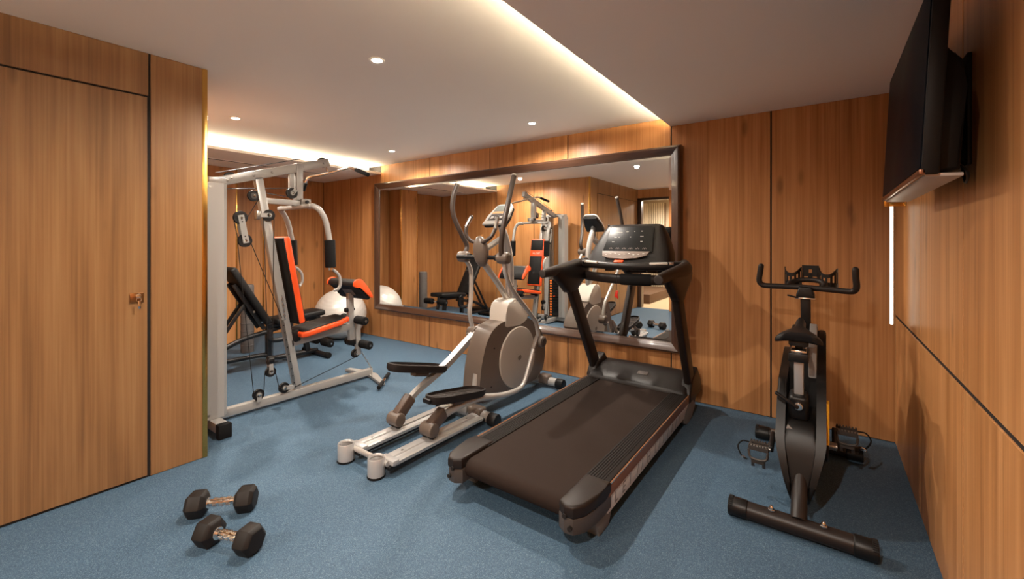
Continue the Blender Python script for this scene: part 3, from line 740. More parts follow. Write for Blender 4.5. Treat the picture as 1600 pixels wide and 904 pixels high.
# moving arms (left, right)
for s, low, hub, piv in ((-1, [(2.70, 1.215), (2.775, 1.12), (2.785, 0.98), (2.78, 0.86), (2.765, 0.74), (2.805, 0.60)], (2.69, 1.228), (2.80, 0.575)),
                         (1, [(2.63, 1.20), (2.66, 1.09), (2.76, 0.955), (2.98, 0.765), (3.085, 0.66), (3.125, 0.53)], (2.625, 1.228), (3.14, 0.495))):
    x = EX + s * 0.235
    b = NB(); tube(b, [(x, p[0], p[1]) for p in low], 0.0185, 14, 5); arm = mobj('moving_arm', b, 'silver_tube', el)
    b = NB(); cyl(b, (x - 0.055, hub[0], hub[1]), (x + 0.055, hub[0], hub[1]), 0.046, bev=0.022, seg=28); hb = mobj('arm_hub', b, TP, el, 40)
    b = NB(); cyl(b, (x - s * 0.055, hub[0], hub[1]), (x - s * 0.08, hub[0], hub[1]), 0.024); mobj('bushing', b, 'black_plastic', hb)
    b = NB(); cyl(b, (x - 0.035, piv[0], piv[1]), (x + 0.045, piv[0], piv[1]), 0.048, bev=0.010, seg=28); pv = mobj('lower_pivot', b, TP, el, 40)
    b = NB(); cyl(b, (x + 0.045, piv[0], piv[1]), (x + 0.050, piv[0], piv[1]), 0.034, bev=0.003); mobj('pivot_cap', b, mat('pivot_dark', (70, 62, 58), 0.4), pv)
    if s > 0:
        b = NB(); bar(b, (x - 0.005, piv[0] - 0.01, piv[1] + 0.05), (x - 0.005, piv[0] - 0.10, piv[1] - 0.075), 0.04, 0.05, 0.012, seg=3); mobj('pivot_link', b, TP, pv)
    else:
        b = NB(); bar(b, (x, piv[0] + 0.12, piv[1] + 0.035), (x, piv[0] - 0.06, piv[1] - 0.025), 0.05, 0.045, 0.014, seg=3); mobj('pivot_link', b, TP, pv)
xL, xR = EX - 0.235, EX + 0.235
b = NB(); tube(b, [(xL, 2.70, 1.245), (xL - 0.005, 2.735, 1.32), (xL - 0.02, 2.675, 1.43), (xL - 0.045, 2.61, 1.58), (xL - 0.045, 2.61, 1.72), (xL - 0.03, 2.645, 1.835)], 0.0205, 16, 6, round_end=False); hl = mobj('handlebar', b, mat('handle_brown', (58, 47, 41), 0.42), el)
b = NB(); cyl(b, (xL - 0.031, 2.643, 1.83), (xL - 0.028, 2.649, 1.842), 0.0215, bev=0.004); mobj('end_plug', b, 'silver_tube', hl)
b = NB(); tube(b, [(xR, 2.60, 1.245), (xR + 0.004, 2.590, 1.33), (xR + 0.02, 2.60, 1.48), (xR + 0.02, 2.66, 1.66), (xR + 0.005, 2.755, 1.875)], 0.0205, 16, 6); hr = mobj('handlebar', b, 'handle_brown', el)
b = NB(); cyl(b, (xR + 0.005, 2.753, 1.870), (xR + 0.004, 2.759, 1.883), 0.0215, bev=0.004); mobj('end_plug', b, 'silver_tube', hr)
# fixed pulse handles
for s, pts in ((-1, [(EX - 0.03, 2.63, 1.345), (EX - 0.085, 2.60, 1.365), (EX - 0.115, 2.585, 1.42), (EX - 0.115, 2.600, 1.49), (EX - 0.10, 2.635, 1.555)]),
               (1, [(EX + 0.03, 2.61, 1.345), (EX + 0.085, 2.60, 1.362), (EX + 0.125, 2.62, 1.40), (EX + 0.13, 2.665, 1.475), (EX + 0.12, 2.70, 1.55)])):
    b = NB(); tube(b, pts, 0.015, 14, 6, round_end=True); fh = mobj('fixed_handle', b, 'handle_brown', el)
    b = NB(); tube(b, [tuple(Vector(pts[3]) + (Vector(pts[4]) - Vector(pts[3])) * q) for q in (-0.3, 0.3, 0.9)], 0.0165, 14, 3); mobj('pulse_plate', b, 'chrome', fh)
# console facing the user
ct = Vector((0, 2.89, 1.576)); u = Vector((0, 0.18, 0.178)).normalized(); nn = Vector((0, -0.178, 0.18)).normalized()
Mc = Matrix(((1, 0, 0), (0, u.y, nn.y), (0, u.z, nn.z)))
def sh(pts, z0, z1, m, name, par, bev=0.004):
    t = NB(); prism(t, pts, z0, z1, 'z', bev, 2); put(t, Mc, (EX, ct.y, ct.z)); return mobj(name, t, m, par, 40)
cn = sh([(-0.118, -0.125), (0.118, -0.125), (0.112, -0.02), (0.088, 0.105), (0.06, 0.128), (-0.06, 0.128), (-0.088, 0.105), (-0.112, -0.02)], -0.004, 0.02, 'cream_metal', 'console', el, 0.008)
sh([(-0.112, -0.12), (0.112, -0.12), (0.106, -0.02), (0.084, 0.10), (-0.084, 0.10), (-0.106, -0.02)], -0.034, -0.002, 'black_plastic', 'console_back', cn, 0.012)
sh([(-0.078, 0.03), (0.078, 0.03), (0.068, 0.105), (-0.068, 0.105)], 0.019, 0.0225, 'lcd_grey', 'screen', cn, 0.001)
sh([(-0.080, 0.002), (0.080, 0.002), (0.078, 0.024), (-0.078, 0.024)], 0.019, 0.0225, mat('console_reflection', (176, 132, 92), 0.4), 'strip', cn, 0.001)  # tan strip: reflection of the wood walls painted as colour
sh([(-0.082, -0.085), (0.082, -0.085), (0.080, -0.008), (-0.080, -0.008)], 0.019, 0.0225, mat('console_dark', (58, 52, 50), 0.35), 'button_pad', cn, 0.001)
for k in range(3): sh([(-0.062 + 0.045 * k, -0.065), (-0.032 + 0.045 * k, -0.065), (-0.032 + 0.045 * k, -0.035), (-0.062 + 0.045 * k, -0.035)], 0.0222, 0.0255, 'silver_tube', 'button', cn, 0.002)
done()
# ------------------------------------------------------------------ spin bike
KX = -0.098
mat('bike_black', (17, 15, 14), 0.42, spec=0.35)
mat('bike_brown', (36, 29, 26), 0.42, spec=0.35)
mat('bike_grey', (150, 146, 142), 0.38, 0.3)
bk = thing('spin_bike', (KX, 2.9, 0), 'black indoor spin bike with toe cages and a raised bottle rack', 'exercise bike')
def floor_bar(y, x0, x1, r, name):
    b = NB(); cyl(b, (x0 + 0.07, y, r + 0.004), (x1 - 0.07, y, r + 0.004), r, seg=28); fb = mobj(name, b, 'bike_brown', bk)
    for xa, xb in ((x0, x0 + 0.085), (x1 - 0.085, x1)):
        b = NB(); cyl(b, (xa, y, r + 0.004), (xb, y, r + 0.004), r + 0.004, bev=0.006, seg=28); cp_ = mobj('end_cap', b, 'bike_black', fb)
        for k in range(12):
            a = math.pi * (0.15 + 0.7 * k / 11); xx = xa if xa < KX else xb
            t = NB(); box(t, ((xa + 0.012) if xa < KX else (xb - 0.012), y + (r + 0.004) * math.cos(a), r + 0.004 + (r + 0.004) * math.sin(a)), (0.02, 0.006, 0.006), None, 0.0015, 1); mobj('rib', t, 'bike_black', cp_)
    return fb
rb = floor_bar(2.372, -0.388, 0.184, 0.040, 'rear_base')
for x in (-0.205, -0.005):
    b = NB(); cyl(b, (x, 2.366, 0.082), (x, 2.366, 0.090), 0.016, seg=6, bev=0.002); lathe(b, [(0.010, 0.0), (0.010, 0.008), (0.006, 0.014), (0.001, 0.015)], (x, 2.366, 0.090), seg=16); mobj('bolt', b, 'chrome', rb)
floor_bar(3.40, -0.388, 0.19, 0.040, 'front_base')
for x in (-0.36, 0.165):
    b = NB(); cyl(b, (x - 0.012, 3.455, 0.032), (x + 0.012, 3.455, 0.032), 0.032, bev=0.005); mobj('transport_wheel', b, 'black_rubber', bk)
b = NB(); tube(b, [(KX, 2.374, 0.07), (KX, 2.44, 0.13), (KX, 2.52, 0.23), (KX, 2.60, 0.32)], 0.035, 20, 4, 0.95); mobj('rear_stay', b, 'bike_brown', bk)
b = NB(); bar(b, (KX, 3.40, 0.07), (KX, 3.26, 0.30), 0.06, 0.07, 0.015, seg=3); mobj('front_stay', b, 'bike_brown', bk)
# shrouded frame: centre box and two side shells
cp = [(2.505, 0.14), (2.495, 0.28), (2.535, 0.40), (2.585, 0.455), (2.66, 0.47), (2.78, 0.56), (2.98, 0.76), (3.08, 0.83), (3.18, 0.84), (3.27, 0.72), (3.38, 0.50), (3.40, 0.30), (3.30, 0.13), (2.9, 0.09)]
def taper0(b):
    for v in b.verts:
        if v.co.z < 0.36: v.co.x = KX + (v.co.x - KX) * (1 - 0.55 * min(1.0, (0.36 - v.co.z) / 0.26) * min(1.0, max(0.0, (3.1 - v.co.y) / 0.5)))
    return b
b = taper0(prism(NB(), cp, KX - 0.066, KX + 0.066, 'x', 0.016, 3, 3)); body = mobj('frame_cover', b, 'bike_black', bk, 40)
def taper(b):
    for v in b.verts:
        if v.co.z < 0.36: v.co.x = KX + (v.co.x - KX) * (1 - 0.62 * min(1.0, (0.36 - v.co.z) / 0.26) * min(1.0, max(0.0, (3.1 - v.co.y) / 0.5)))
    return b
for s in (-1, 1):
    sp = [(2.475, 0.11), (2.47, 0.24), (2.52, 0.38), (2.59, 0.50), (2.66, 0.60), (2.74, 0.67), (2.90, 0.735), (3.02, 0.80), (3.14, 0.83), (3.25, 0.76), (3.38, 0.56), (3.42, 0.34), (3.34, 0.13), (2.95, 0.075), (2.62, 0.075)]
    if s < 0: sp = [(p[0], min(p[1], 0.60 + (p[1] - 0.60) * 0.45) if p[1] > 0.6 else p[1]) for p in sp]
    b = taper(prism(NB(), sp, KX + s * 0.064, KX + s * 0.104, 'x', 0.014, 3, 3)); shl = mobj('side_shell', b, 'bike_black', body, 40)
    b = NB(); lathe(b, [(0.085, 0.0), (0.085, 0.010), (0.075, 0.016), (0.001, 0.016)], (KX + s * 0.098, 2.86, 0.262), (s, 0, 0), 36); mobj('crank_cover', b, 'bike_brown', shl)
b = NB(); prism(b, [(2.745, 0.64), (2.86, 0.745), (3.02, 0.83), (3.08, 0.86), (3.02, 0.88), (2.86, 0.83), (2.735, 0.80)], KX + 0.028, KX + 0.063, 'x', 0.004); tag(mobj('grey_panel', b, 'bike_grey', body), 'light grey inner panel')
b = NB(); prism(b, [(2.60, 0.36), (2.66, 0.36), (2.69, 0.50), (2.68, 0.555), (2.63, 0.55)], KX + 0.100, KX + 0.116, 'x', 0.004); tag(mobj('yellow_guard', b, 'yellow_plastic', body), 'bright yellow guard strip')
b = NB(); prism(b, [(-0.150, 0.44), (-0.105, 0.40), (-0.135, 0.40), (-0.158, 0.42)], 2.548, 2.556, 'y', 0.001); mobj('grey_notch', b, 'bike_grey', body)
# seat post, clamp, slider, saddle
b = NB(); box(b, (KX - 0.008, 2.625, 0.525), (0.085, 0.10, 0.13), R('X', 12), 0.02, 3); mobj('seat_clamp', b, 'bike_black', bk)
b = NB(); bar(b, (KX - 0.008, 2.635, 0.50), (KX - 0.008, 2.600, 0.775), 0.040, 0.058, 0.005, (0, 1, 0)); mobj('seat_post', b, 'silver_paint', bk)
b = NB(); bx(b, KX - 0.050, KX + 0.034, 2.545, 2.72, 0.755, 0.800, 0.006); sld = mobj('seat_slider', b, 'bike_black', bk)
b = NB(); bx(b, KX - 0.040, KX + 0.024, 2.56, 2.71, 0.799, 0.812, 0.003); mobj('slider_plate', b, 'chrome', sld)
b = NB(); cyl(b, (KX - 0.010, 2.66, 0.80), (KX - 0.010, 2.66, 0.868), 0.018); box(b, (KX - 0.010, 2.64, 0.838), (0.085, 0.07, 0.03), None, 0.008); mobj('saddle_mount', b, 'bike_black', bk)
rings = []
for k in range(15):
    t = k / 14; y = 2.565 + 0.30 * t
    wdt = 0.024 + 0.078 * (0.5 + 0.5 * math.cos(math.pi * min(1.0, max(0.0, (t - 0.12) / 0.62))))
    if k == 0: wdt *= 0.80
    if k == 14: wdt *= 0.62
    zt = 0.902 + 0.032 * t - 0.012 * math.sin(math.pi * t)
    th = 0.052 - 0.020 * t
    if k in (0, 14): th *= 0.6
    rr_ = []
    for q in range(24):
        a = 2 * math.pi * q / 24; c_, s_ = math.cos(a), math.sin(a)
        droop = 0.030 * abs(c_) ** 2.2 * (1 - 0.6 * t)
        rr_.append(Vector((KX - 0.010 + wdt * math.copysign(abs(c_) ** 0.75, c_), y, zt - th / 2 + th / 2 * math.copysign(abs(s_) ** 0.8, s_) - droop)))
    rings.append(rr_)
b = NB(); loft(b, rings); sd = mobj('saddle', b, mat('saddle_black', (22, 20, 20), 0.5, spec=0.3), bk, 60)
# adjusting lever and knob
b = NB(); cyl(b, (KX - 0.008, 2.60, 0.54), (KX - 0.008, 2.55, 0.535), 0.020, bev=0.004, seg=10); kn = mobj('clamp_knob', b, 'chrome', bk)
b = NB(); bar(b, (KX - 0.008, 2.545, 0.53), (KX - 0.105, 2.535, 0.595), 0.02, 0.016, 0.006, seg=3); mobj('lever', b, 'black_plastic', kn)
# crank and pedals with toe cages
b = NB(); cyl(b, (KX - 0.15, 2.86, 0.262), (KX + 0.15, 2.86, 0.262), 0.02); mobj('crank_axle', b, 'steel_dull', bk)
def crank(s, py, pz):
    x = KX + s * 0.140
    b = NB(); bar(b, (x, 2.86, 0.262), (x, py, pz), 0.024, 0.036, 0.008, (0, 0, 1), 3); mobj('crank_arm', b, 'bike_black', bk)
    px = KX + s * 0.195
    b = NB(); cyl(b, (x, py, pz), (px + s * 0.05, py, pz), 0.011); pd = mobj('pedal_spindle', b, 'steel_dull', bk)
    for dy in (-0.036, 0.036):
        b = NB(); bar(b, (px - 0.048, py + dy, pz + 0.004), (px + 0.048, py + dy, pz + 0.004), 0.012, 0.022, 0.002, seg=1)
        for q in range(7): box(b, (px - 0.042 + 0.014 * q, py + dy, pz + 0.018), (0.007, 0.009, 0.010), None, 0.001, 1)
        mobj('pedal_plate', b, mat('pedal_metal', (84, 78, 74), 0.35, 0.6), pd)
    for dx in (-0.044, 0.044):
        b = NB(); bar(b, (px + dx, py - 0.038, pz), (px + dx, py + 0.038, pz), 0.010, 0.014, 0.002, seg=1); mobj('pedal_side', b, 'pedal_metal', pd)
    # hanging toe cage
    b = NB(); tube(b, [(px - 0.046, py - 0.040, pz - 0.006), (px - 0.034, py - 0.052, pz - 0.045), (px + 0.034, py - 0.052, pz - 0.045), (px + 0.046, py - 0.040, pz - 0.006)], 0.0065, 8, 3); cg = mobj('toe_cage', b, 'pedal_metal', pd)
    for dx in (-0.026, 0.026):
        b = NB(); bar(b, (px + dx, py - 0.053, pz - 0.045), (px + dx, py - 0.030, pz - 0.098), 0.016, 0.006, 0.002, (0, 1, 0), 1); mobj('cage_strut', b, 'pedal_metal', cg)
    b = NB(); bar(b, (px - 0.030, py - 0.050, pz - 0.062), (px + 0.030, py - 0.050, pz - 0.062), 0.004, 0.018, 0.001, seg=1); mobj('cage_plate', b, 'pedal_metal', cg)
    e = px + s * 0.048
    b = NB(); tube(b, [(e, py + 0.01, pz + 0.012), (e + s * 0.035, py + 0.005, pz + 0.012), (e + s * 0.055, py - 0.01, pz - 0.020), (e + s * 0.03, py - 0.04, pz - 0.055), (e + s * 0.004, py - 0.05, pz - 0.060)], 0.004, 8, 5); sp_ = mobj('strap', b, 'black_rubber', pd)
    b = NB(); box(b, (e + s * 0.022, py - 0.043, pz - 0.060), (0.024, 0.008, 0.016), R('Y', 20), 0.002, 1); mobj('buckle', b, 'chrome', sp_)
crank(-1, 2.715, 0.222)
crank(1, 3.005, 0.302)
# handlebar post, stem, bars, bottle rack
b = NB(); bar(b, (KX + 0.006, 3.14, 0.78), (KX + 0.004, 3.12, 1.03), 0.050, 0.064, 0.006, (0, 1, 0)); mobj('handlebar_post', b, 'bike_black', bk)
b = NB(); prism(b, [(KX - 0.042, 1.022), (KX + 0.05, 1.022), (KX + 0.05, 1.036), (KX + 0.034, 1.085), (KX - 0.026, 1.085), (KX - 0.042, 1.036)], 3.07, 3.165, 'y', 0.008, 3); stm = mobj('stem', b, 'bike_black', bk)
b = NB(); bx(b, KX - 0.045, KX + 0.053, 3.066, 3.168, 1.014, 1.022, 0.002); mobj('stem_plate', b, 'chrome', stm)
b = NB(); bar(b, (KX - 0.03, 3.06, 1.020), (KX - 0.085, 3.05, 1.034), 0.012, 0.010, 0.004); mobj('lever', b, 'black_plastic', stm)
Rz = Matrix.Rotation(math.radians(-14), 3, 'Z'); hc = Vector((KX + 0.004, 3.115, 1.078))
def hp_(p): return tuple(hc + Rz @ Vector(p))
b = NB()
tube(b, [hp_(p) for p in [(-0.232, -0.035, 0.120), (-0.240, -0.030, 0.075), (-0.248, -0.022, 0.030), (-0.240, -0.014, 0.006), (-0.215, -0.008, -0.004), (-0.12, 0, -0.002), (0, 0, 0), (0.12, 0, -0.002), (0.215, -0.008, -0.004), (0.240, -0.014, 0.006), (0.248, -0.022, 0.030), (0.246, -0.030, 0.075), (0.246, -0.035, 0.120)]], 0.0165, 14, 5, round_end=True)
hb = mobj('handlebar', b, mat('bar_brown', (38, 31, 27), 0.5, spec=0.3), bk)
b = NB(); tube(b, [hp_(p) for p in [(-0.085, 0.0, 0.002), (-0.088, 0.03, 0.022), (-0.055, 0.065, 0.038), (0, 0.075, 0.042), (0.055, 0.065, 0.038), (0.088, 0.03, 0.022), (0.085, 0.0, 0.002)]], 0.015, 14, 6); mobj('aero_loop', b, 'bar_brown', hb)
# rack: slotted centre plate and two slotted bottle cups
def pm(b, pts_fn, name, par): pass
rk = NB(); M = Rz
def plate(x0, x1, z0, z1, y):
    t = NB(); box(t, ((x0 + x1) / 2, y, (z0 + z1) / 2), (x1 - x0, 0.005, z1 - z0)); put(t, Rz, hc); return join(rk, t)
for z0, z1 in ((0.028, 0.046), (0.062, 0.084), (0.106, 0.130)): plate(-0.042, 0.046, z0, z1, 0.085)
for x0, x1 in ((-0.042, -0.032), (-0.010, 0.014), (0.036, 0.046)): plate(x0, x1, 0.028, 0.084, 0.085)
for x0, x1 in ((-0.042, -0.007), (0.011, 0.046)): plate(x0, x1, 0.084, 0.108, 0.085)
rack = mobj('bottle_rack', rk, 'bike_black', bk, 20)
for s in (-1, 1):
    cx, cy, r = s * 0.092 + 0.002, 0.085, 0.046
    def arc(z0, z1, a0, a1, n):
        t = NB()
        for k in range(n):
            A = a0 + (a1 - a0) * k / n; B = a0 + (a1 - a0) * (k + 1) / n
            q = [(cx + r * math.cos(A), cy + r * math.sin(A)), (cx + r * math.cos(B), cy + r * math.sin(B)), (cx + (r - .004) * math.cos(B), cy + (r - .004) * math.sin(B)), (cx + (r - .004) * math.cos(A), cy + (r - .004) * math.sin(A))]
            prism(t, q, z0, z1, 'z')
        return t
    t = arc(0.0, 0.028, 0, 2 * math.pi, 24)
    for k in range(24):
        A = math.pi + math.pi * k / 24; rise = 0.082 + 0.036 * abs(math.cos(A + math.pi / 48)) ** 2.5
        join(t, arc(rise - 0.022, rise, A, A + math.pi / 24 + 0.005, 1))
        if k % 4 in (0, 3): join(t, arc(0.02, rise - 0.01, A, A + math.pi / 24, 1))
    prism(t, [(cx + r * 0.97 * math.cos(2 * math.pi * k / 20), cy + r * 0.97 * math.sin(2 * math.pi * k / 20)) for k in range(20)], 0.0, 0.004, 'z')
    put(t, Rz, hc); mobj('bottle_cup', t, 'bike_black', rack, 20)
done()
# ------------------------------------------------------------------ multi gym
GX = -3.70
CM = 'cream_metal'
mg = thing('multi_gym', (GX, 1.95, 0), 'cream steel multi gym with black and orange pads, pulleys and a weight tower', 'multi gym')
def P(y, z, dx=0.0): return (GX + dx, y, z)
# base
b = NB(); bar(b, P(1.20, 0.052), P(2.67, 0.052), 0.058, 0.060, 0.004); mobj('base_bar', b, CM, mg)
b = NB(); bx(b, GX - 0.36, GX + 0.335, 1.195, 1.265, 0.03, 0.095, 0.004); rf = mobj('rear_foot', b, CM, mg)
for x0, x1 in ((GX - 0.40, GX - 0.335), (GX + 0.315, GX + 0.375)):
    b = NB(); bx(b, x0, x1, 1.188, 1.272, 0.0, 0.100, 0.008); mobj('end_cap', b, 'black_rubber', rf)
b = NB(); prism(b, [(GX - 0.34, 2.60), (GX - 0.10, 2.64), (GX + 0.05, 2.62), (GX + 0.34, 2.53), (GX + 0.35, 2.57), (GX + 0.06, 2.70), (GX - 0.12, 2.71), (GX - 0.34, 2.66)], 0.006, 0.030, 'z', 0.003); mobj('front_foot', b, CM, mg)
# slanted main post and boom
b = NB(); bar(b, P(1.925, 0.06), P(1.598, 1.87), 0.050, 0.062, 0.004, (0, 1, 0)); mobj('main_post', b, CM, mg)
b = NB(); bar(b, P(1.27, 1.790), P(2.205, 2.082), 0.050, 0.072, 0.004); bm_ = mobj('boom', b, CM, mg)
for y in (1.375, 1.56, 1.70, 1.955, 2.15):
    z = 1.790 + (y - 1.27) * 0.3123
    b = NB(); cyl(b, P(y, z, 0.024), P(y, z, 0.032), 0.011, seg=6, bev=0.002); mobj('bolt', b, 'steel_dull', bm_)
# weight tower: two folded covers, guide rods, plates with number strip
for s in (-1, 1):
    xi, xo = (GX + s * 0.10), (GX + s * 0.20)
    b = NB(); prism(b, [(xi, 1.31), (xo - s * 0.035, 1.315), (xo, 1.285), (xo, 1.16), (xi, 1.13)], 0.095, 1.775, 'z', 0.003, 1); tc_ = mobj('tower_cover', b, CM, mg, 25)
    for z in (0.13, 1.745):
        b = NB(); cyl(b, (xo, 1.19, z), (xo + s * 0.005, 1.19, z), 0.008, seg=8); mobj('screw', b, 'steel_dull', tc_)
    b = NB(); cyl(b, (GX + s * 0.065, 1.24, 0.09), (GX + s * 0.065, 1.24, 1.76), 0.011); mobj('guide_rod', b, 'chrome', mg)
b = NB(); bx(b, GX - 0.20, GX + 0.20, 1.19, 1.30, 1.772, 1.812, 0.004); mobj('tower_top', b, CM, mg)
b = NB(); bx(b, GX - 0.09, GX + 0.09, 1.20, 1.27, 1.812, 1.826, 0.003); mobj('top_cap', b, 'black_plastic', mg)
for k in range(14):
    b = NB(); bx(b, GX - 0.095, GX + 0.095, 1.18, 1.30, 0.105 + 0.044 * k, 0.146 + 0.044 * k, 0.004); wp = mobj('weight_plate', b, 'black_plastic', mg)
    b = NB(); bx(b, GX - 0.075, GX - 0.035, 1.300, 1.3015, 0.112 + 0.044 * k, 0.138 + 0.044 * k); mobj('number_sticker', b, mat('sticker_orange', (226, 120, 40), 0.5), wp, smooth=0)
b = NB(); cyl(b, P(1.300, 0.44, 0.02), P(1.335, 0.44, 0.02), 0.010, bev=0.003); tag(mobj('selector_pin', b, 'orange_vinyl', mg), 'orange selector pin')
# hanger posts, horizontal brace, press pivot
b = NB(); bar(b, P(1.928, 2.030), P(1.928, 1.715), 0.066, 0.056, 0.004, (0, 1, 0)); mobj('hanger_post', b, CM, mg)
b = NB(); bar(b, P(1.868, 1.98), P(1.868, 1.78), 0.030, 0.040, 0.004, (0, 1, 0)); mobj('hanger_post', b, CM, mg)
b = NB(); bar(b, P(1.64, 1.688), P(2.02, 1.688), 0.040, 0.044, 0.004); mobj('brace_bar', b, CM, mg)
b = NB(); box(b, P(1.975, 1.700), (0.10, 0.085, 0.050), None, 0.004); pvt = mobj('press_pivot', b, mat('pivot_grey', (120, 114, 108), 0.4, 0.4), mg)
for dx in (-0.055, 0.055):
    b = NB(); cyl(b, P(1.975, 1.700, dx), P(1.975, 1.700, dx * 1.25), 0.014, seg=8); mobj('bolt', b, 'black_plastic', pvt)
b = NB(); bar(b, (GX - 0.27, 1.905, 1.650), (GX + 0.27, 1.905, 1.650), 0.055, 0.030, 0.006); mobj('press_bar', b, CM, mg)
for s in (-1, 1):
    x = GX + s * 0.30
    b = NB(); tube(b, [(GX + s * 0.22, 1.905, 1.648), (x - s * 0.02, 1.912, 1.646), (x + s * 0.008, 1.950, 1.612), (x + s * 0.014, 1.995, 1.53), (x + s * 0.014, 2.025, 1.40), (x + s * 0.014, 2.035, 1.34)], 0.0235, 16, 5); pa = mobj('press_arm', b, CM, mg)
    b = NB(); cyl(b, (x + s * 0.014, 2.034, 1.368), (x + s * 0.014, 2.042, 1.135), 0.043, bev=0.006, seg=24); mobj('foam_pad', b, 'black_rubber', pa)
    b = NB(); cyl(b, (x + s * 0.014, 2.042, 1.136), (x + s * 0.014, 2.043, 1.112), 0.018, seg=8); mobj('knob', b, 'chrome', pa)
    b = NB(); tube(b, [(x + s * 0.014, 2.042, 1.125), (x + s * 0.014, 2.085, 1.10), (x + s * 0.014, 2.125, 1.05), (x + s * 0.014, 2.130, 0.98), (x + s * 0.010, 2.110, 0.945), (x - s * 0.01, 2.09, 0.935)], 0.013, 12, 5); mobj('row_handle', b, CM, pa)
# back pad (tilted with the post)
d = Vector((0, 1.925 - 1.598, 0.06 - 1.87)).normalized()      # down along the post
nf = Vector((0, 1, 0)) - d * d.y; nf.normalize()               # towards the user
def padM(): return Matrix(((1, 0, 0), (0, -d.y, nf.y), (0, -d.z, nf.z)))
pc = Vector((GX, 1.812, 1.022)) + nf * 0.022
def padbox(c2, s2, z0, z1, m, name, par, bev=0.008):
    t = NB(); box(t, (c2[0], c2[1], (z0 + z1) / 2), (s2[0], s2[1], z1 - z0), None, bev, 3); put(t, padM(), pc); return mobj(name, t, m, par, 40)
bp_ = padbox((0, 0), (0.25, 0.745), -0.030, 0.034, 'orange_vinyl', 'back_pad', mg, 0.02)
padbox((0, 0), (0.242, 0.74), -0.034, -0.004, 'black_vinyl', 'pad_back', bp_, 0.012)
padbox((0, 0.275), (0.222, 0.165), 0.022, 0.040, 'black_vinyl', 'pad_front', bp_, 0.008)
padbox((0, -0.125), (0.222, 0.445), 0.022, 0.040, 'black_vinyl', 'pad_front', bp_, 0.008)
t = text_bm('ie.coll', 0.056, 0.0006, sx=1.0)
bmesh.ops.scale(t, vec=(1, 1, 1), verts=t.verts[:]); put(t, padM(), pc + padM() @ Vector((0, 0.145, 0.0345))); mobj('logo', t, 'white_print', bp_, smooth=0)
# seat
su = math.atan2(0.075, 0.47)
def seatM(): return R('X', math.degrees(su))
sc = Vector((GX, 2.125, 0.602))
def seatpr(o, z0, z1, m, name, par, bev):
    t = NB(); prism(t, o, z0, z1, 'z', bev, 3); put(t, seatM(), sc); return mobj(name, t, m, par, 40)
so_ = [(-0.15, -0.20), (-0.12, -0.235), (0.12, -0.235), (0.15, -0.20), (0.15, 0.12), (0.10, 0.235), (-0.10, 0.235), (-0.15, 0.12)]
st_ = seatpr(so_, -0.030, 0.018, 'orange_vinyl', 'seat', mg, 0.014)
seatpr([(p[0] * 0.88, p[1] * 0.92) for p in so_], 0.008, 0.030, 'black_vinyl', 'seat_top', st_, 0.010)
b = NB(); bar(b, P(1.86, 0.485), P(2.46, 0.545), 0.050, 0.058, 0.004); mobj('seat_bar', b, CM, mg)
b = NB(); bar(b, P(1.88, 0.60), P(1.90, 0.50), 0.12, 0.05, 0.01, (0, 1, 0)); mobj('seat_bracket', b, 'black_plastic', mg)
# front post, leg lever, rollers, arm curl pad
b = NB(); bar(b, P(2.445, 0.40), P(2.430, 0.86), 0.046, 0.055, 0.004, (0, 1, 0)); fp = mobj('front_post', b, CM, mg)
b = NB(); bx(b, GX - 0.03, GX + 0.03, 2.41, 2.48, 0.36, 0.41, 0.008); mobj('post_cap', b, 'black_plastic', fp)
b = NB(); bar(b, P(2.497, 0.62, 0.02), P(2.505, 0.255, 0.02), 0.040, 0.048, 0.004, (0, 1, 0)); mobj('leg_lever', b, CM, mg)
def rollers(y, z, name='leg_roller', x0=0.045, x1=0.185):
    b = NB(); cyl(b, (GX - x1 - 0.01, y, z), (GX + x1 + 0.01, y, z), 0.012); ax_ = mobj('roller_rod', b, 'chrome', mg)
    for s in (-1, 1):
        b = NB(); cyl(b, (GX + s * x0, y, z), (GX + s * x1, y, z), 0.040, bev=0.008, seg=24); mobj(name, b, 'black_rubber', ax_)
rollers(2.475, 0.602); rollers(2.525, 0.362)
b = NB(); cyl(b, P(2.40, 0.70), P(2.48, 0.70), 0.012); cyl(b, P(2.38, 0.70), P(2.405, 0.70), 0.024, seg=10, bev=0.004); mobj('height_knob', b, 'black_plastic', fp)
ap = [(2.335, 0.945), (2.345, 0.985), (2.385, 1.000), (2.425, 0.980), (2.52, 0.850), (2.50, 0.815), (2.47, 0.812), (2.385, 0.915)]
b = NB(); prism(b, ap, GX - 0.215, GX + 0.205, 'x', 0.006, 2, 2); cpd = mobj('curl_pad', b, 'black_vinyl', mg, 40)
ae = [(2.328, 0.945), (2.340, 0.992), (2.387, 1.008), (2.432, 0.984), (2.53, 0.850), (2.51, 0.822), (2.40, 0.930), (2.375, 0.925)]
for s in (-1, 1):
    b = NB(); prism(b, ae, GX + s * 0.200 if s > 0 else GX - 0.21, GX + s * 0.222 if s > 0 else GX - 0.232, 'x', 0.004, 2, 2); mobj('pad_trim', b, 'orange_vinyl', cpd, 40)
b = NB(); box(b, P(2.425, 0.875), (0.16, 0.07, 0.02), R('X', -52), 0.003); mobj('pad_plate', b, 'steel_dull', cpd)
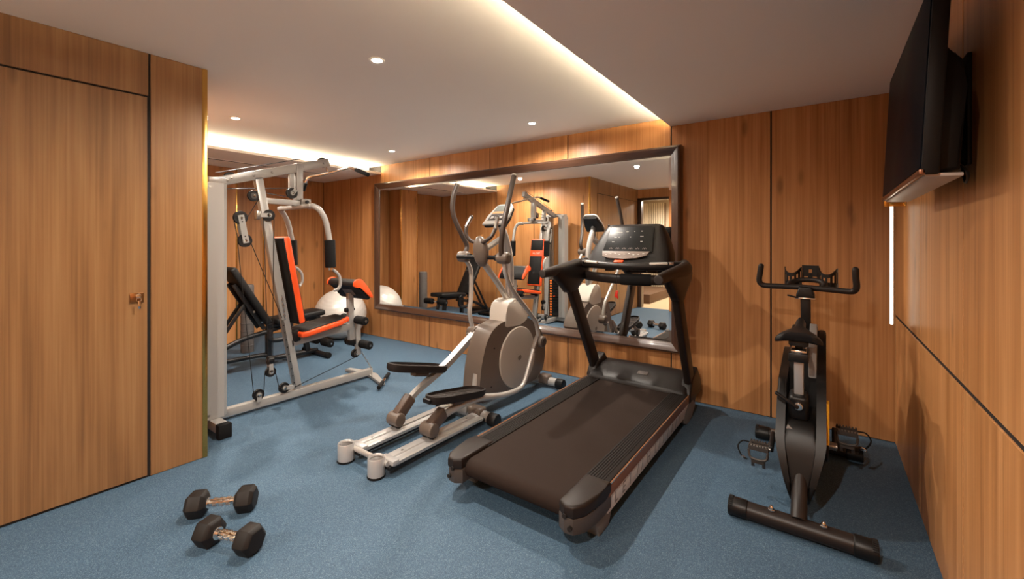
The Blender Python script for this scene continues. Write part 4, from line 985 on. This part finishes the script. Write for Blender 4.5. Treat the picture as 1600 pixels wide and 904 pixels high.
# pulleys
def pulley(y, z, dx=0.0, r=0.045, br=None, nb=2):
    t = NB(); lathe(t, [(0.008, -0.013), (r, -0.013), (r + 0.001, -0.009), (r - 0.007, -0.003), (r - 0.007, 0.003), (r + 0.001, 0.009), (r, 0.013), (0.008, 0.013)], P(y, z, dx), (1, 0, 0), 28)
    pl = mobj('pulley', t, 'black_plastic', mg, 35)
    t = NB(); cyl(t, P(y, z, dx + 0.012), P(y, z, dx + 0.017), 0.024); mobj('pulley_face', t, mat('pulley_grey', (70, 66, 62), 0.5), pl)
    if br:
        for q in ((-0.019, 0.019) if nb == 2 else (0.019,)):
            t = NB(); bar(t, P(y, z, dx + q), P(br[0], br[1], dx + q), 0.004, 0.034, 0.001, seg=1)
            cyl(t, P(y, z, dx + q - 0.002), P(y, z, dx + q + 0.002), 0.017, seg=20); mobj('pulley_bracket', t, CM, pl)
    t = NB(); cyl(t, P(y, z, dx + 0.018), P(y, z, dx + 0.028), 0.009, seg=6, bev=0.001); mobj('bolt', t, 'chrome', pl)
    return pl
pulley(1.400, 1.842, 0.0, 0.045); pulley(2.150, 2.072, 0.0, 0.045)
pulley(1.565, 1.720, 0.0, 0.042); pulley(1.668, 1.568, 0.03, 0.046, (1.58, 1.566))
pulley(1.862, 1.768, 0.02, 0.046, (1.89, 1.80))
a1 = pulley(1.459, 1.540, 0.03, 0.050, None); a2 = pulley(1.491, 1.362, 0.03, 0.050, None)
for q in (-0.02, 0.02):
    t = NB(); bar(t, P(1.455, 1.56, 0.03 + q), P(1.495, 1.342, 0.03 + q), 0.005, 0.046, 0.002, seg=1); pb = mobj('floating_plate', t, CM, mg)
    if q > 0:
        for f in (0.14, 0.24, 0.76, 0.86):
            c0 = Vector(P(1.455, 1.56, 0.052)).lerp(Vector(P(1.495, 1.342, 0.052)), f); t = NB(); cyl(t, c0, c0 + Vector((0.0015, 0, 0)), 0.006, seg=10); mobj('plate_hole', t, 'groove', pb)
t = NB(); box(t, P(1.585, 1.566, 0.03), (0.05, 0.035, 0.07), None, 0.004); mobj('pulley_clamp', t, 'steel_dull', mg)
pulley(1.590, 0.130, 0.03, 0.042, (1.590, 0.075)); pulley(1.792, 0.130, 0.03, 0.042, (1.87, 0.12)); pulley(1.683, 0.290, 0.03, 0.040, (1.678, 0.40)); pulley(2.475, 0.275, 0.02, 0.040)
t = NB(); cyl(t, P(1.662, 0.385, 0.03), P(1.700, 0.385, 0.03), 0.034, seg=20); mobj('pulley', t, 'black_plastic', mg)
# perforated strip and chain beside the post
t = NB(); bar(t, P(1.886, 0.10, 0.028), P(1.78, 0.70, 0.028), 0.004, 0.022, 0.001, (0, 1, 0), 1); ps = mobj('perforated_strip', t, 'steel_dull', mg)
for k in range(9):
    c0 = Vector(P(1.886, 0.10, 0.0305)).lerp(Vector(P(1.78, 0.70, 0.0305)), 0.08 + 0.105 * k); t = NB(); cyl(t, c0, c0 + Vector((0.0012, 0, 0)), 0.005, seg=8); mobj('hole', t, 'groove', ps)
def chain(p0, p1, n, r=0.011, sag=0.0):
    t = NB(); p0, p1 = Vector(p0), Vector(p1); dd = (p1 - p0)
    for k in range(n):
        c0 = p0 + dd * ((k + 0.5) / n) + Vector((0, 0, -sag * math.sin(math.pi * (k + 0.5) / n))); L = dd.length / n * 0.72
        ax = dd.normalized(); sd_ = ax.cross(Vector((1, 0, 0) if k % 2 else (0, 1, 0.3))).normalized()
        ring = [c0 + ax * (L * math.cos(2 * math.pi * q / 10)) + sd_ * (r * 0.62 * math.sin(2 * math.pi * q / 10)) for q in range(10)]
        for q in range(10): cyl(t, ring[q], ring[(q + 1) % 10], 0.0022, seg=5)
    o = mobj('chain', t, 'chrome', mg); tag(o, kind='stuff'); return o
chain(P(1.80, 0.70, 0.034), P(1.775, 0.90, 0.034), 9)
chain(P(2.520, 0.300, 0.03), P(2.640, 0.085, 0.06), 10)
chain(P(2.19, 2.040), P(2.195, 1.995), 3)
# cables
def cable(*pts):
    t = NB(); tube(t, list(pts), 0.0032, 6, 1); mobj('cable', t, 'cable_black', mg)
cable(P(1.30, 1.87), P(2.15, 2.138)); cable(P(2.19, 2.105), P(2.19, 2.04))
cable(P(1.36, 1.83), P(1.355, 0.74)); cable(P(1.505, 1.535, 0.03), P(1.600, 1.70, 0.02))
cable(P(1.41, 1.53, 0.03), P(1.445, 1.36, 0.03)); cable(P(1.44, 1.345, 0.03), P(1.555, 0.15, 0.03))
cable(P(1.535, 1.345, 0.03), P(1.775, 0.72, 0.03)); cable(P(1.63, 1.55, 0.03), P(1.665, 0.39, 0.03)); cable(P(1.712, 1.55, 0.03), P(1.700, 0.39, 0.03))
cable(P(1.64, 0.29, 0.03), P(1.632, 0.13, 0.03)); cable(P(1.722, 0.28, 0.03), P(1.752, 0.14, 0.03))
cable(P(1.80, 0.092, 0.03), P(2.46, 0.237, 0.03)); cable(P(1.862, 1.81, 0.02), P(1.30, 1.75, 0.0)); cable(P(1.84, 1.73, 0.02), P(1.60, 1.755, 0.02))
# lat bar hanging from the boom
b = NB(); tube(b, [(GX - 0.31, 2.145, 1.860), (GX - 0.27, 2.15, 1.935), (GX - 0.22, 2.16, 1.962), (GX - 0.10, 2.18, 1.972), (GX + 0.05, 2.21, 1.988), (GX + 0.24, 2.24, 2.010), (GX + 0.31, 2.252, 2.005), (GX + 0.48, 2.28, 1.940)], 0.0125, 12, 5); lb = mobj('lat_bar', b, 'chrome', mg)
b = NB(); cyl(b, (GX - 0.322, 2.143, 1.838), (GX - 0.282, 2.149, 1.912), 0.0175, bev=0.004); mobj('bar_grip', b, 'black_rubber', lb)
b = NB(); cyl(b, (GX + 0.35, 2.259, 1.991), (GX + 0.50, 2.284, 1.932), 0.0175, bev=0.004); mobj('bar_grip', b, 'black_rubber', lb)
chain((GX + 0.0, 2.19, 2.03), (GX + 0.02, 2.205, 1.99), 3)
# low bar with grips lying at the front foot
b = NB(); cyl(b, (-3.28, 2.45, 0.030), (-3.54, 2.76, 0.030), 0.0125); lw = mobj('low_bar', b, 'chrome', mg)
for f0, f1 in ((0.0, 0.36), (0.64, 1.0)):
    p0, p1 = Vector((-3.28, 2.45, 0.030)), Vector((-3.54, 2.76, 0.030)); b = NB(); cyl(b, p0.lerp(p1, f0 - 0.02), p0.lerp(p1, f1), 0.018, bev=0.004); mobj('bar_grip', b, 'black_rubber', lw)
b = NB(); tube(b, [(GX + 0.06, 2.640, 0.08), (GX + 0.10, 2.61, 0.030), (GX + 0.20, 2.60, 0.012), (-3.41, 2.605, 0.03)], 0.004, 6, 4); mobj('low_cable', b, 'steel_dull', lw)
done()
# ------------------------------------------------------------------ folding weight bench in the alcove
WX = -4.93
wb_ = thing('weight_bench', (WX, 2.2, 0), 'black adjustable weight bench with a raised back, behind the multi gym', 'bench')
BM = mat('bench_black', (22, 21, 22), 0.38)
def Q(y, z, dx=0.0): return (WX + dx, y, z)
b = NB(); bar(b, Q(2.20, 0.475), Q(1.84, 1.085), 0.28, 0.07, 0.022, (0, 1, 0.6), 3); mobj('back_pad', b, 'black_vinyl', wb_)
for dx in (-0.07, 0.07):
    b = NB(); bar(b, Q(2.165, 0.42, dx), Q(1.87, 0.92, dx), 0.03, 0.04, 0.005, (0, 1, 0.6)); mobj('back_rail', b, BM, wb_)
b = NB(); box(b, Q(2.55, 0.50), (0.28, 0.56, 0.065), R('X', 4), 0.022, 3); mobj('seat_pad', b, 'black_vinyl', wb_)
b = NB(); bar(b, Q(2.22, 0.435), Q(2.78, 0.455), 0.05, 0.05, 0.006); mobj('seat_rail', b, BM, wb_)
b = NB(); tube(b, [Q(1.50, 0.10), Q(1.75, 0.24), Q(1.98, 0.33), Q(2.20, 0.37), Q(2.36, 0.40)], 0.026, 14, 5); mobj('spine_tube', b, BM, wb_)
b = NB(); tube(b, [Q(1.46, 0.13), Q(2.10, 0.13), Q(2.22, 0.115), Q(2.32, 0.07), Q(2.80, 0.06)], 0.024, 14, 5); mobj('base_tube', b, BM, wb_)
b = NB(); bar(b, Q(2.24, 0.10), Q(2.24, 0.42), 0.05, 0.055, 0.006, (0, 1, 0)); mobj('post', b, BM, wb_)
b = NB(); bar(b, Q(2.68, 0.07), Q(2.62, 0.45), 0.05, 0.055, 0.006, (0, 1, 0)); mobj('front_post', b, BM, wb_)
for y in (1.47, 2.79):
    b = NB(); cyl(b, Q(y, 0.032, -0.26), Q(y, 0.032, 0.26), 0.030, bev=0.006); ft = mobj('cross_foot', b, BM, wb_)
    for s in (-1, 1):
        b = NB(); cyl(b, Q(y, 0.034, s * 0.22), Q(y, 0.034, s * 0.275), 0.034, bev=0.006); mobj('foot_cap', b, 'black_rubber', ft)
for dx in (-0.05, 0.05):
    b = NB(); bar(b, Q(1.62, 0.16, dx), Q(1.98, 0.70, dx), 0.022, 0.034, 0.005, (0, 1, 0)); mobj('back_strut', b, BM, wb_)
pts = [Q(2.20, 0.41, 0.12), Q(2.20, 0.32, 0.12), Q(2.25, 0.29, 0.12), Q(2.36, 0.29, 0.12), Q(2.42, 0.33, 0.12), Q(2.42, 0.45, 0.12), Q(2.38, 0.48, 0.12)]
b = NB(); tube(b, pts, 0.026, 14, 5); mobj('side_loop', b, BM, wb_)
for z, y in ((0.155, 2.84), (0.42, 2.84)):
    b = NB(); cyl(b, Q(y, z, -0.24), Q(y, z, 0.24), 0.010); rr_ = mobj('roller_rod', b, 'chrome', wb_)
    for s in (-1, 1):
        b = NB(); cyl(b, Q(y, z, s * 0.06), Q(y, z, s * 0.23), 0.045, bev=0.010); mobj('foam_roller', b, 'black_rubber', rr_)
b = NB(); bar(b, Q(2.75, 0.45), Q(2.84, 0.15), 0.04, 0.04, 0.005, (0, 1, 0)); mobj('roller_post', b, BM, wb_)
for y, z in ((2.13, 0.50), (2.05, 0.62)):
    b = NB(); cyl(b, Q(y, z, 0.085), Q(y, z, 0.10), 0.012, seg=10); mobj('bolt', b, 'chrome', wb_)
done()
# flat black step board by the side wall
b = NB(); bx(b, -5.57, -4.96, 1.12, 1.36, 0.02, 0.095, 0.015); 
sb = mobj('step_board', b, 'black_plastic', None, org=(-5.26, 1.24, 0)); tag(sb, 'low flat black step board on the floor by the side wall of the alcove', 'step board')
for x in (-5.50, -5.03):
    for y in (1.16, 1.32):
        b = NB(); cyl(b, (x, y, 0.0), (x, y, 0.022), 0.025); 
        o = mobj('foot', b, 'black_rubber', sb, org=(-5.26, 1.24, 0))
# ------------------------------------------------------------------ exercise ball
bc = (-5.50, 3.47, 0.345)
mat('ball_pearl', (206, 202, 196), 0.34, 0.15)
b = NB()
prof = []
for k in range(65):
    a = -math.pi / 2 + math.pi * k / 64; r = 0.345 + (0.0016 * math.cos(40 * a) if abs(a) < 1.25 else 0)
    prof.append((r * math.cos(a), r * math.sin(a)))
lathe(b, prof, bc, (0.25, -0.35, 0.9), 56)
eb = mobj('exercise_ball', b, 'ball_pearl', None, 60, org=(-5.50, 3.47, 0)); tag(eb, 'large pearly silver exercise ball by the mirror wall', 'exercise ball')
d_ = Vector((0.25, -0.35, 0.9)).normalized(); p0 = Vector(bc) + d_ * 0.338
b = NB(); cyl(b, p0, p0 + d_ * 0.008, 0.016, bev=0.003); mobj('valve_plug', b, 'white_print', eb, org=(-5.50, 3.47, 0))
# ------------------------------------------------------------------ tall grey roller standing in the alcove
b = NB(); lathe(b, [(0.020, 0.79), (0.020, 0.826), (0.060, 0.828), (0.070, 0.820), (0.072, 0.81), (0.072, 0.02), (0.068, 0.002), (0.001, 0.0), (0.001, 0.79)][::-1], (-5.74, 2.36, 0), seg=32)
fr = mobj('foam_roller', b, mat('roller_grey', (96, 92, 90), 0.6, bump=0.2, bscale=90), None, 40, org=(-5.74, 2.36, 0)); tag(fr, 'tall grey cylinder roller standing on end beside the far alcove wall', 'foam roller')
for k in range(8):
    b = NB(); lathe(b, [(0.0715, 0.0), (0.0745, 0.003), (0.0745, 0.012), (0.0715, 0.015)], (-5.74, 2.36, 0.08 + 0.09 * k), seg=28); mobj('ridge', b, 'roller_grey', fr, org=(-5.74, 2.36, 0))
# ------------------------------------------------------------------ dumbbells
def dumbbell(loc, ang, roll, label):
    global ORG
    root = thing('dumbbell', (0, 0, 0), label, 'dumbbell', 'pair of hex dumbbells on the floor')
    b = NB()
    lathe(b, [(0.013, -0.075), (0.0165, -0.045), (0.0185, 0.0), (0.0165, 0.045), (0.013, 0.075)], (0, 0, 0), (1, 0, 0), 24); hd = mobj('handle', b, 'chrome', root)
    for q in (-1, 0, 1):
        b = NB()
        for k in range(10):
            a = 2 * math.pi * k / 10; box(b, (q * 0.030, 0.0178 * math.cos(a), 0.0178 * math.sin(a)), (0.018, 0.006, 0.006), R('X', math.degrees(a)) @ R('Y', 0), 0.0015, 1)
        tag(mobj('knurl_band', b, 'chrome', hd), kind='stuff')
    for s in (-1, 1):
        rings = []
        for h_, r in ((0.062, 0.036), (0.070, 0.052), (0.082, 0.064), (0.135, 0.064), (0.150, 0.050), (0.152, 0.046)):
            rings.append([Vector((s * h_, r * math.cos(math.pi / 3 * k), r * math.sin(math.pi / 3 * k))) for k in range(6)])
        b = NB(); loft(b, rings); bmesh.ops.bevel(b, geom=b.edges[:], offset=0.0025, segments=2, profile=0.5, affect='EDGES'); hx = mobj('hex_head', b, mat('hex_rubber', (28, 23, 20), 0.55, spec=0.3), root, 40)
        b = NB(); cyl(b, (s * 0.056, 0, 0), (s * 0.064, 0, 0), 0.026, bev=0.002); mobj('collar', b, 'chrome', hx)
    root.location = loc; root.rotation_euler = (math.radians(roll), 0, math.radians(ang))
    done(); return root
dumbbell((-2.435, 0.885, 0.064 * math.cos(math.pi / 6) + 0.0005), 48, 0, 'black hex dumbbell with a chrome grip nearer to the oak wall')
dumbbell((-2.128, 0.800, 0.064 * math.cos(math.pi / 6) + 0.0005), 22, 0, 'black hex dumbbell with a chrome grip farther from the oak wall')
# ------------------------------------------------------------------ television on a tilting arm
tvc = Vector((0.2277, 2.13, 1.815)); tl = math.radians(2.8)
tv = thing('television', (XR - T, 2.13, 1.55), 'large black flat television on a wall bracket, tilted down', 'television')
# local frame: x_ = thickness towards the wall, y_ = along the wall, z_ = up
Mt = Matrix.Rotation(-tl, 3, 'Y')
Mt = Matrix.Rotation(tl, 3, 'Y')
def tvbox(x0, x1, y0, y1, z0, z1, m, name, par=None, bev=0.003):
    t = NB(); bx(t, x0, x1, y0, y1, z0, z1, bev); put(t, Mt, tvc); return mobj(name, t, m, par or tv, 35)
hw, hh = 0.487, 0.275
mat('screen_dark', (10, 17, 25), 0.35, spec=0.5, ior=1.08)
mat('tv_black', (10, 9, 9), 0.5, spec=0.2)
cab = tvbox(0.003, 0.040, -hw, hw, -hh, hh, 'tv_black', 'cabinet', None, 0.004)
tvbox(0.0, 0.004, -hw + 0.010, hw - 0.010, -hh + 0.018, hh - 0.010, 'screen_dark', 'screen', cab, 0.0005)
tvbox(-0.002, 0.012, -hw, hw, -hh - 0.002, -hh + 0.014, mat('tv_trim', (120, 80, 60), 0.25, 0.7), 'lower_trim', cab, 0.002)
t = NB(); prism(t, [(0.036, -0.262), (0.095, -0.255), (0.098, -0.02), (0.085, 0.06), (0.050, 0.10), (0.036, 0.12)], -0.40, 0.40, 'y', 0.010, 3); put(t, Mt, tvc); bl = mobj('back_housing', t, 'tv_black', tv, 40)
tvbox(0.012, 0.09, -0.47, 0.47, -hh - 0.006, -hh + 0.004, mat('tv_underside', (168, 158, 150), 0.4), 'bottom_panel', cab, 0.002)
for y in (-0.12, 0.12): tvbox(0.096, 0.112, y - 0.02, y + 0.02, -0.20, 0.16, 'tv_black', 'bracket_rail', None, 0.002)
b = NB(); bx(b, 0.325, XR - T - 0.0005, 2.03, 2.23, 1.66, 1.90, 0.003); mobj('wall_plate', b, 'tv_black', tv)
b = NB(); bx(b, XR - T - 0.012, XR - T - 0.0005, 1.98, 2.28, 1.60, 1.96, 0.002); mobj('mount_base', b, 'tv_black', tv)
b = NB(); tube(b, [(0.32, 1.86, 1.60), (0.345, 1.84, 1.56), (0.36, 1.95, 1.54), (0.37, 2.05, 1.62)], 0.004, 8, 5); mobj('power_cord', b, 'cable_black', tv)
done()
# ------------------------------------------------------------------ upright LED wall light on a brass arm
lx, ly = 0.319, 3.38
wl_ = thing('wall_light', (XR - T, ly, 1.60), 'slim upright LED tube light on a brass wall arm in the corner', 'wall light')
b = NB(); cyl(b, (lx, ly, 0.865), (lx, ly, 1.562), 0.0075, seg=16, bev=0.002); tag(mobj('tube', b, mat('tube_glow', (255, 246, 230), 0.4, emit=(1.0, 0.86, 0.66), estr=3.2), wl_), 'glowing white light tube')
b = NB(); bx(b, lx - 0.035, XR - T - 0.001, ly - 0.012, ly + 0.012, 1.560, 1.584, 0.003); mobj('arm', b, 'brass', wl_)
b = NB(); bx(b, lx - 0.036, lx - 0.010, ly - 0.014, ly + 0.014, 1.558, 1.640, 0.003); mobj('holder', b, 'brass', wl_)
b = NB(); cyl(b, (XR - T - 0.008, ly, 1.584), (XR - T - 0.0005, ly, 1.584), 0.03, bev=0.002); mobj('rosette', b, 'brass', wl_)
done()
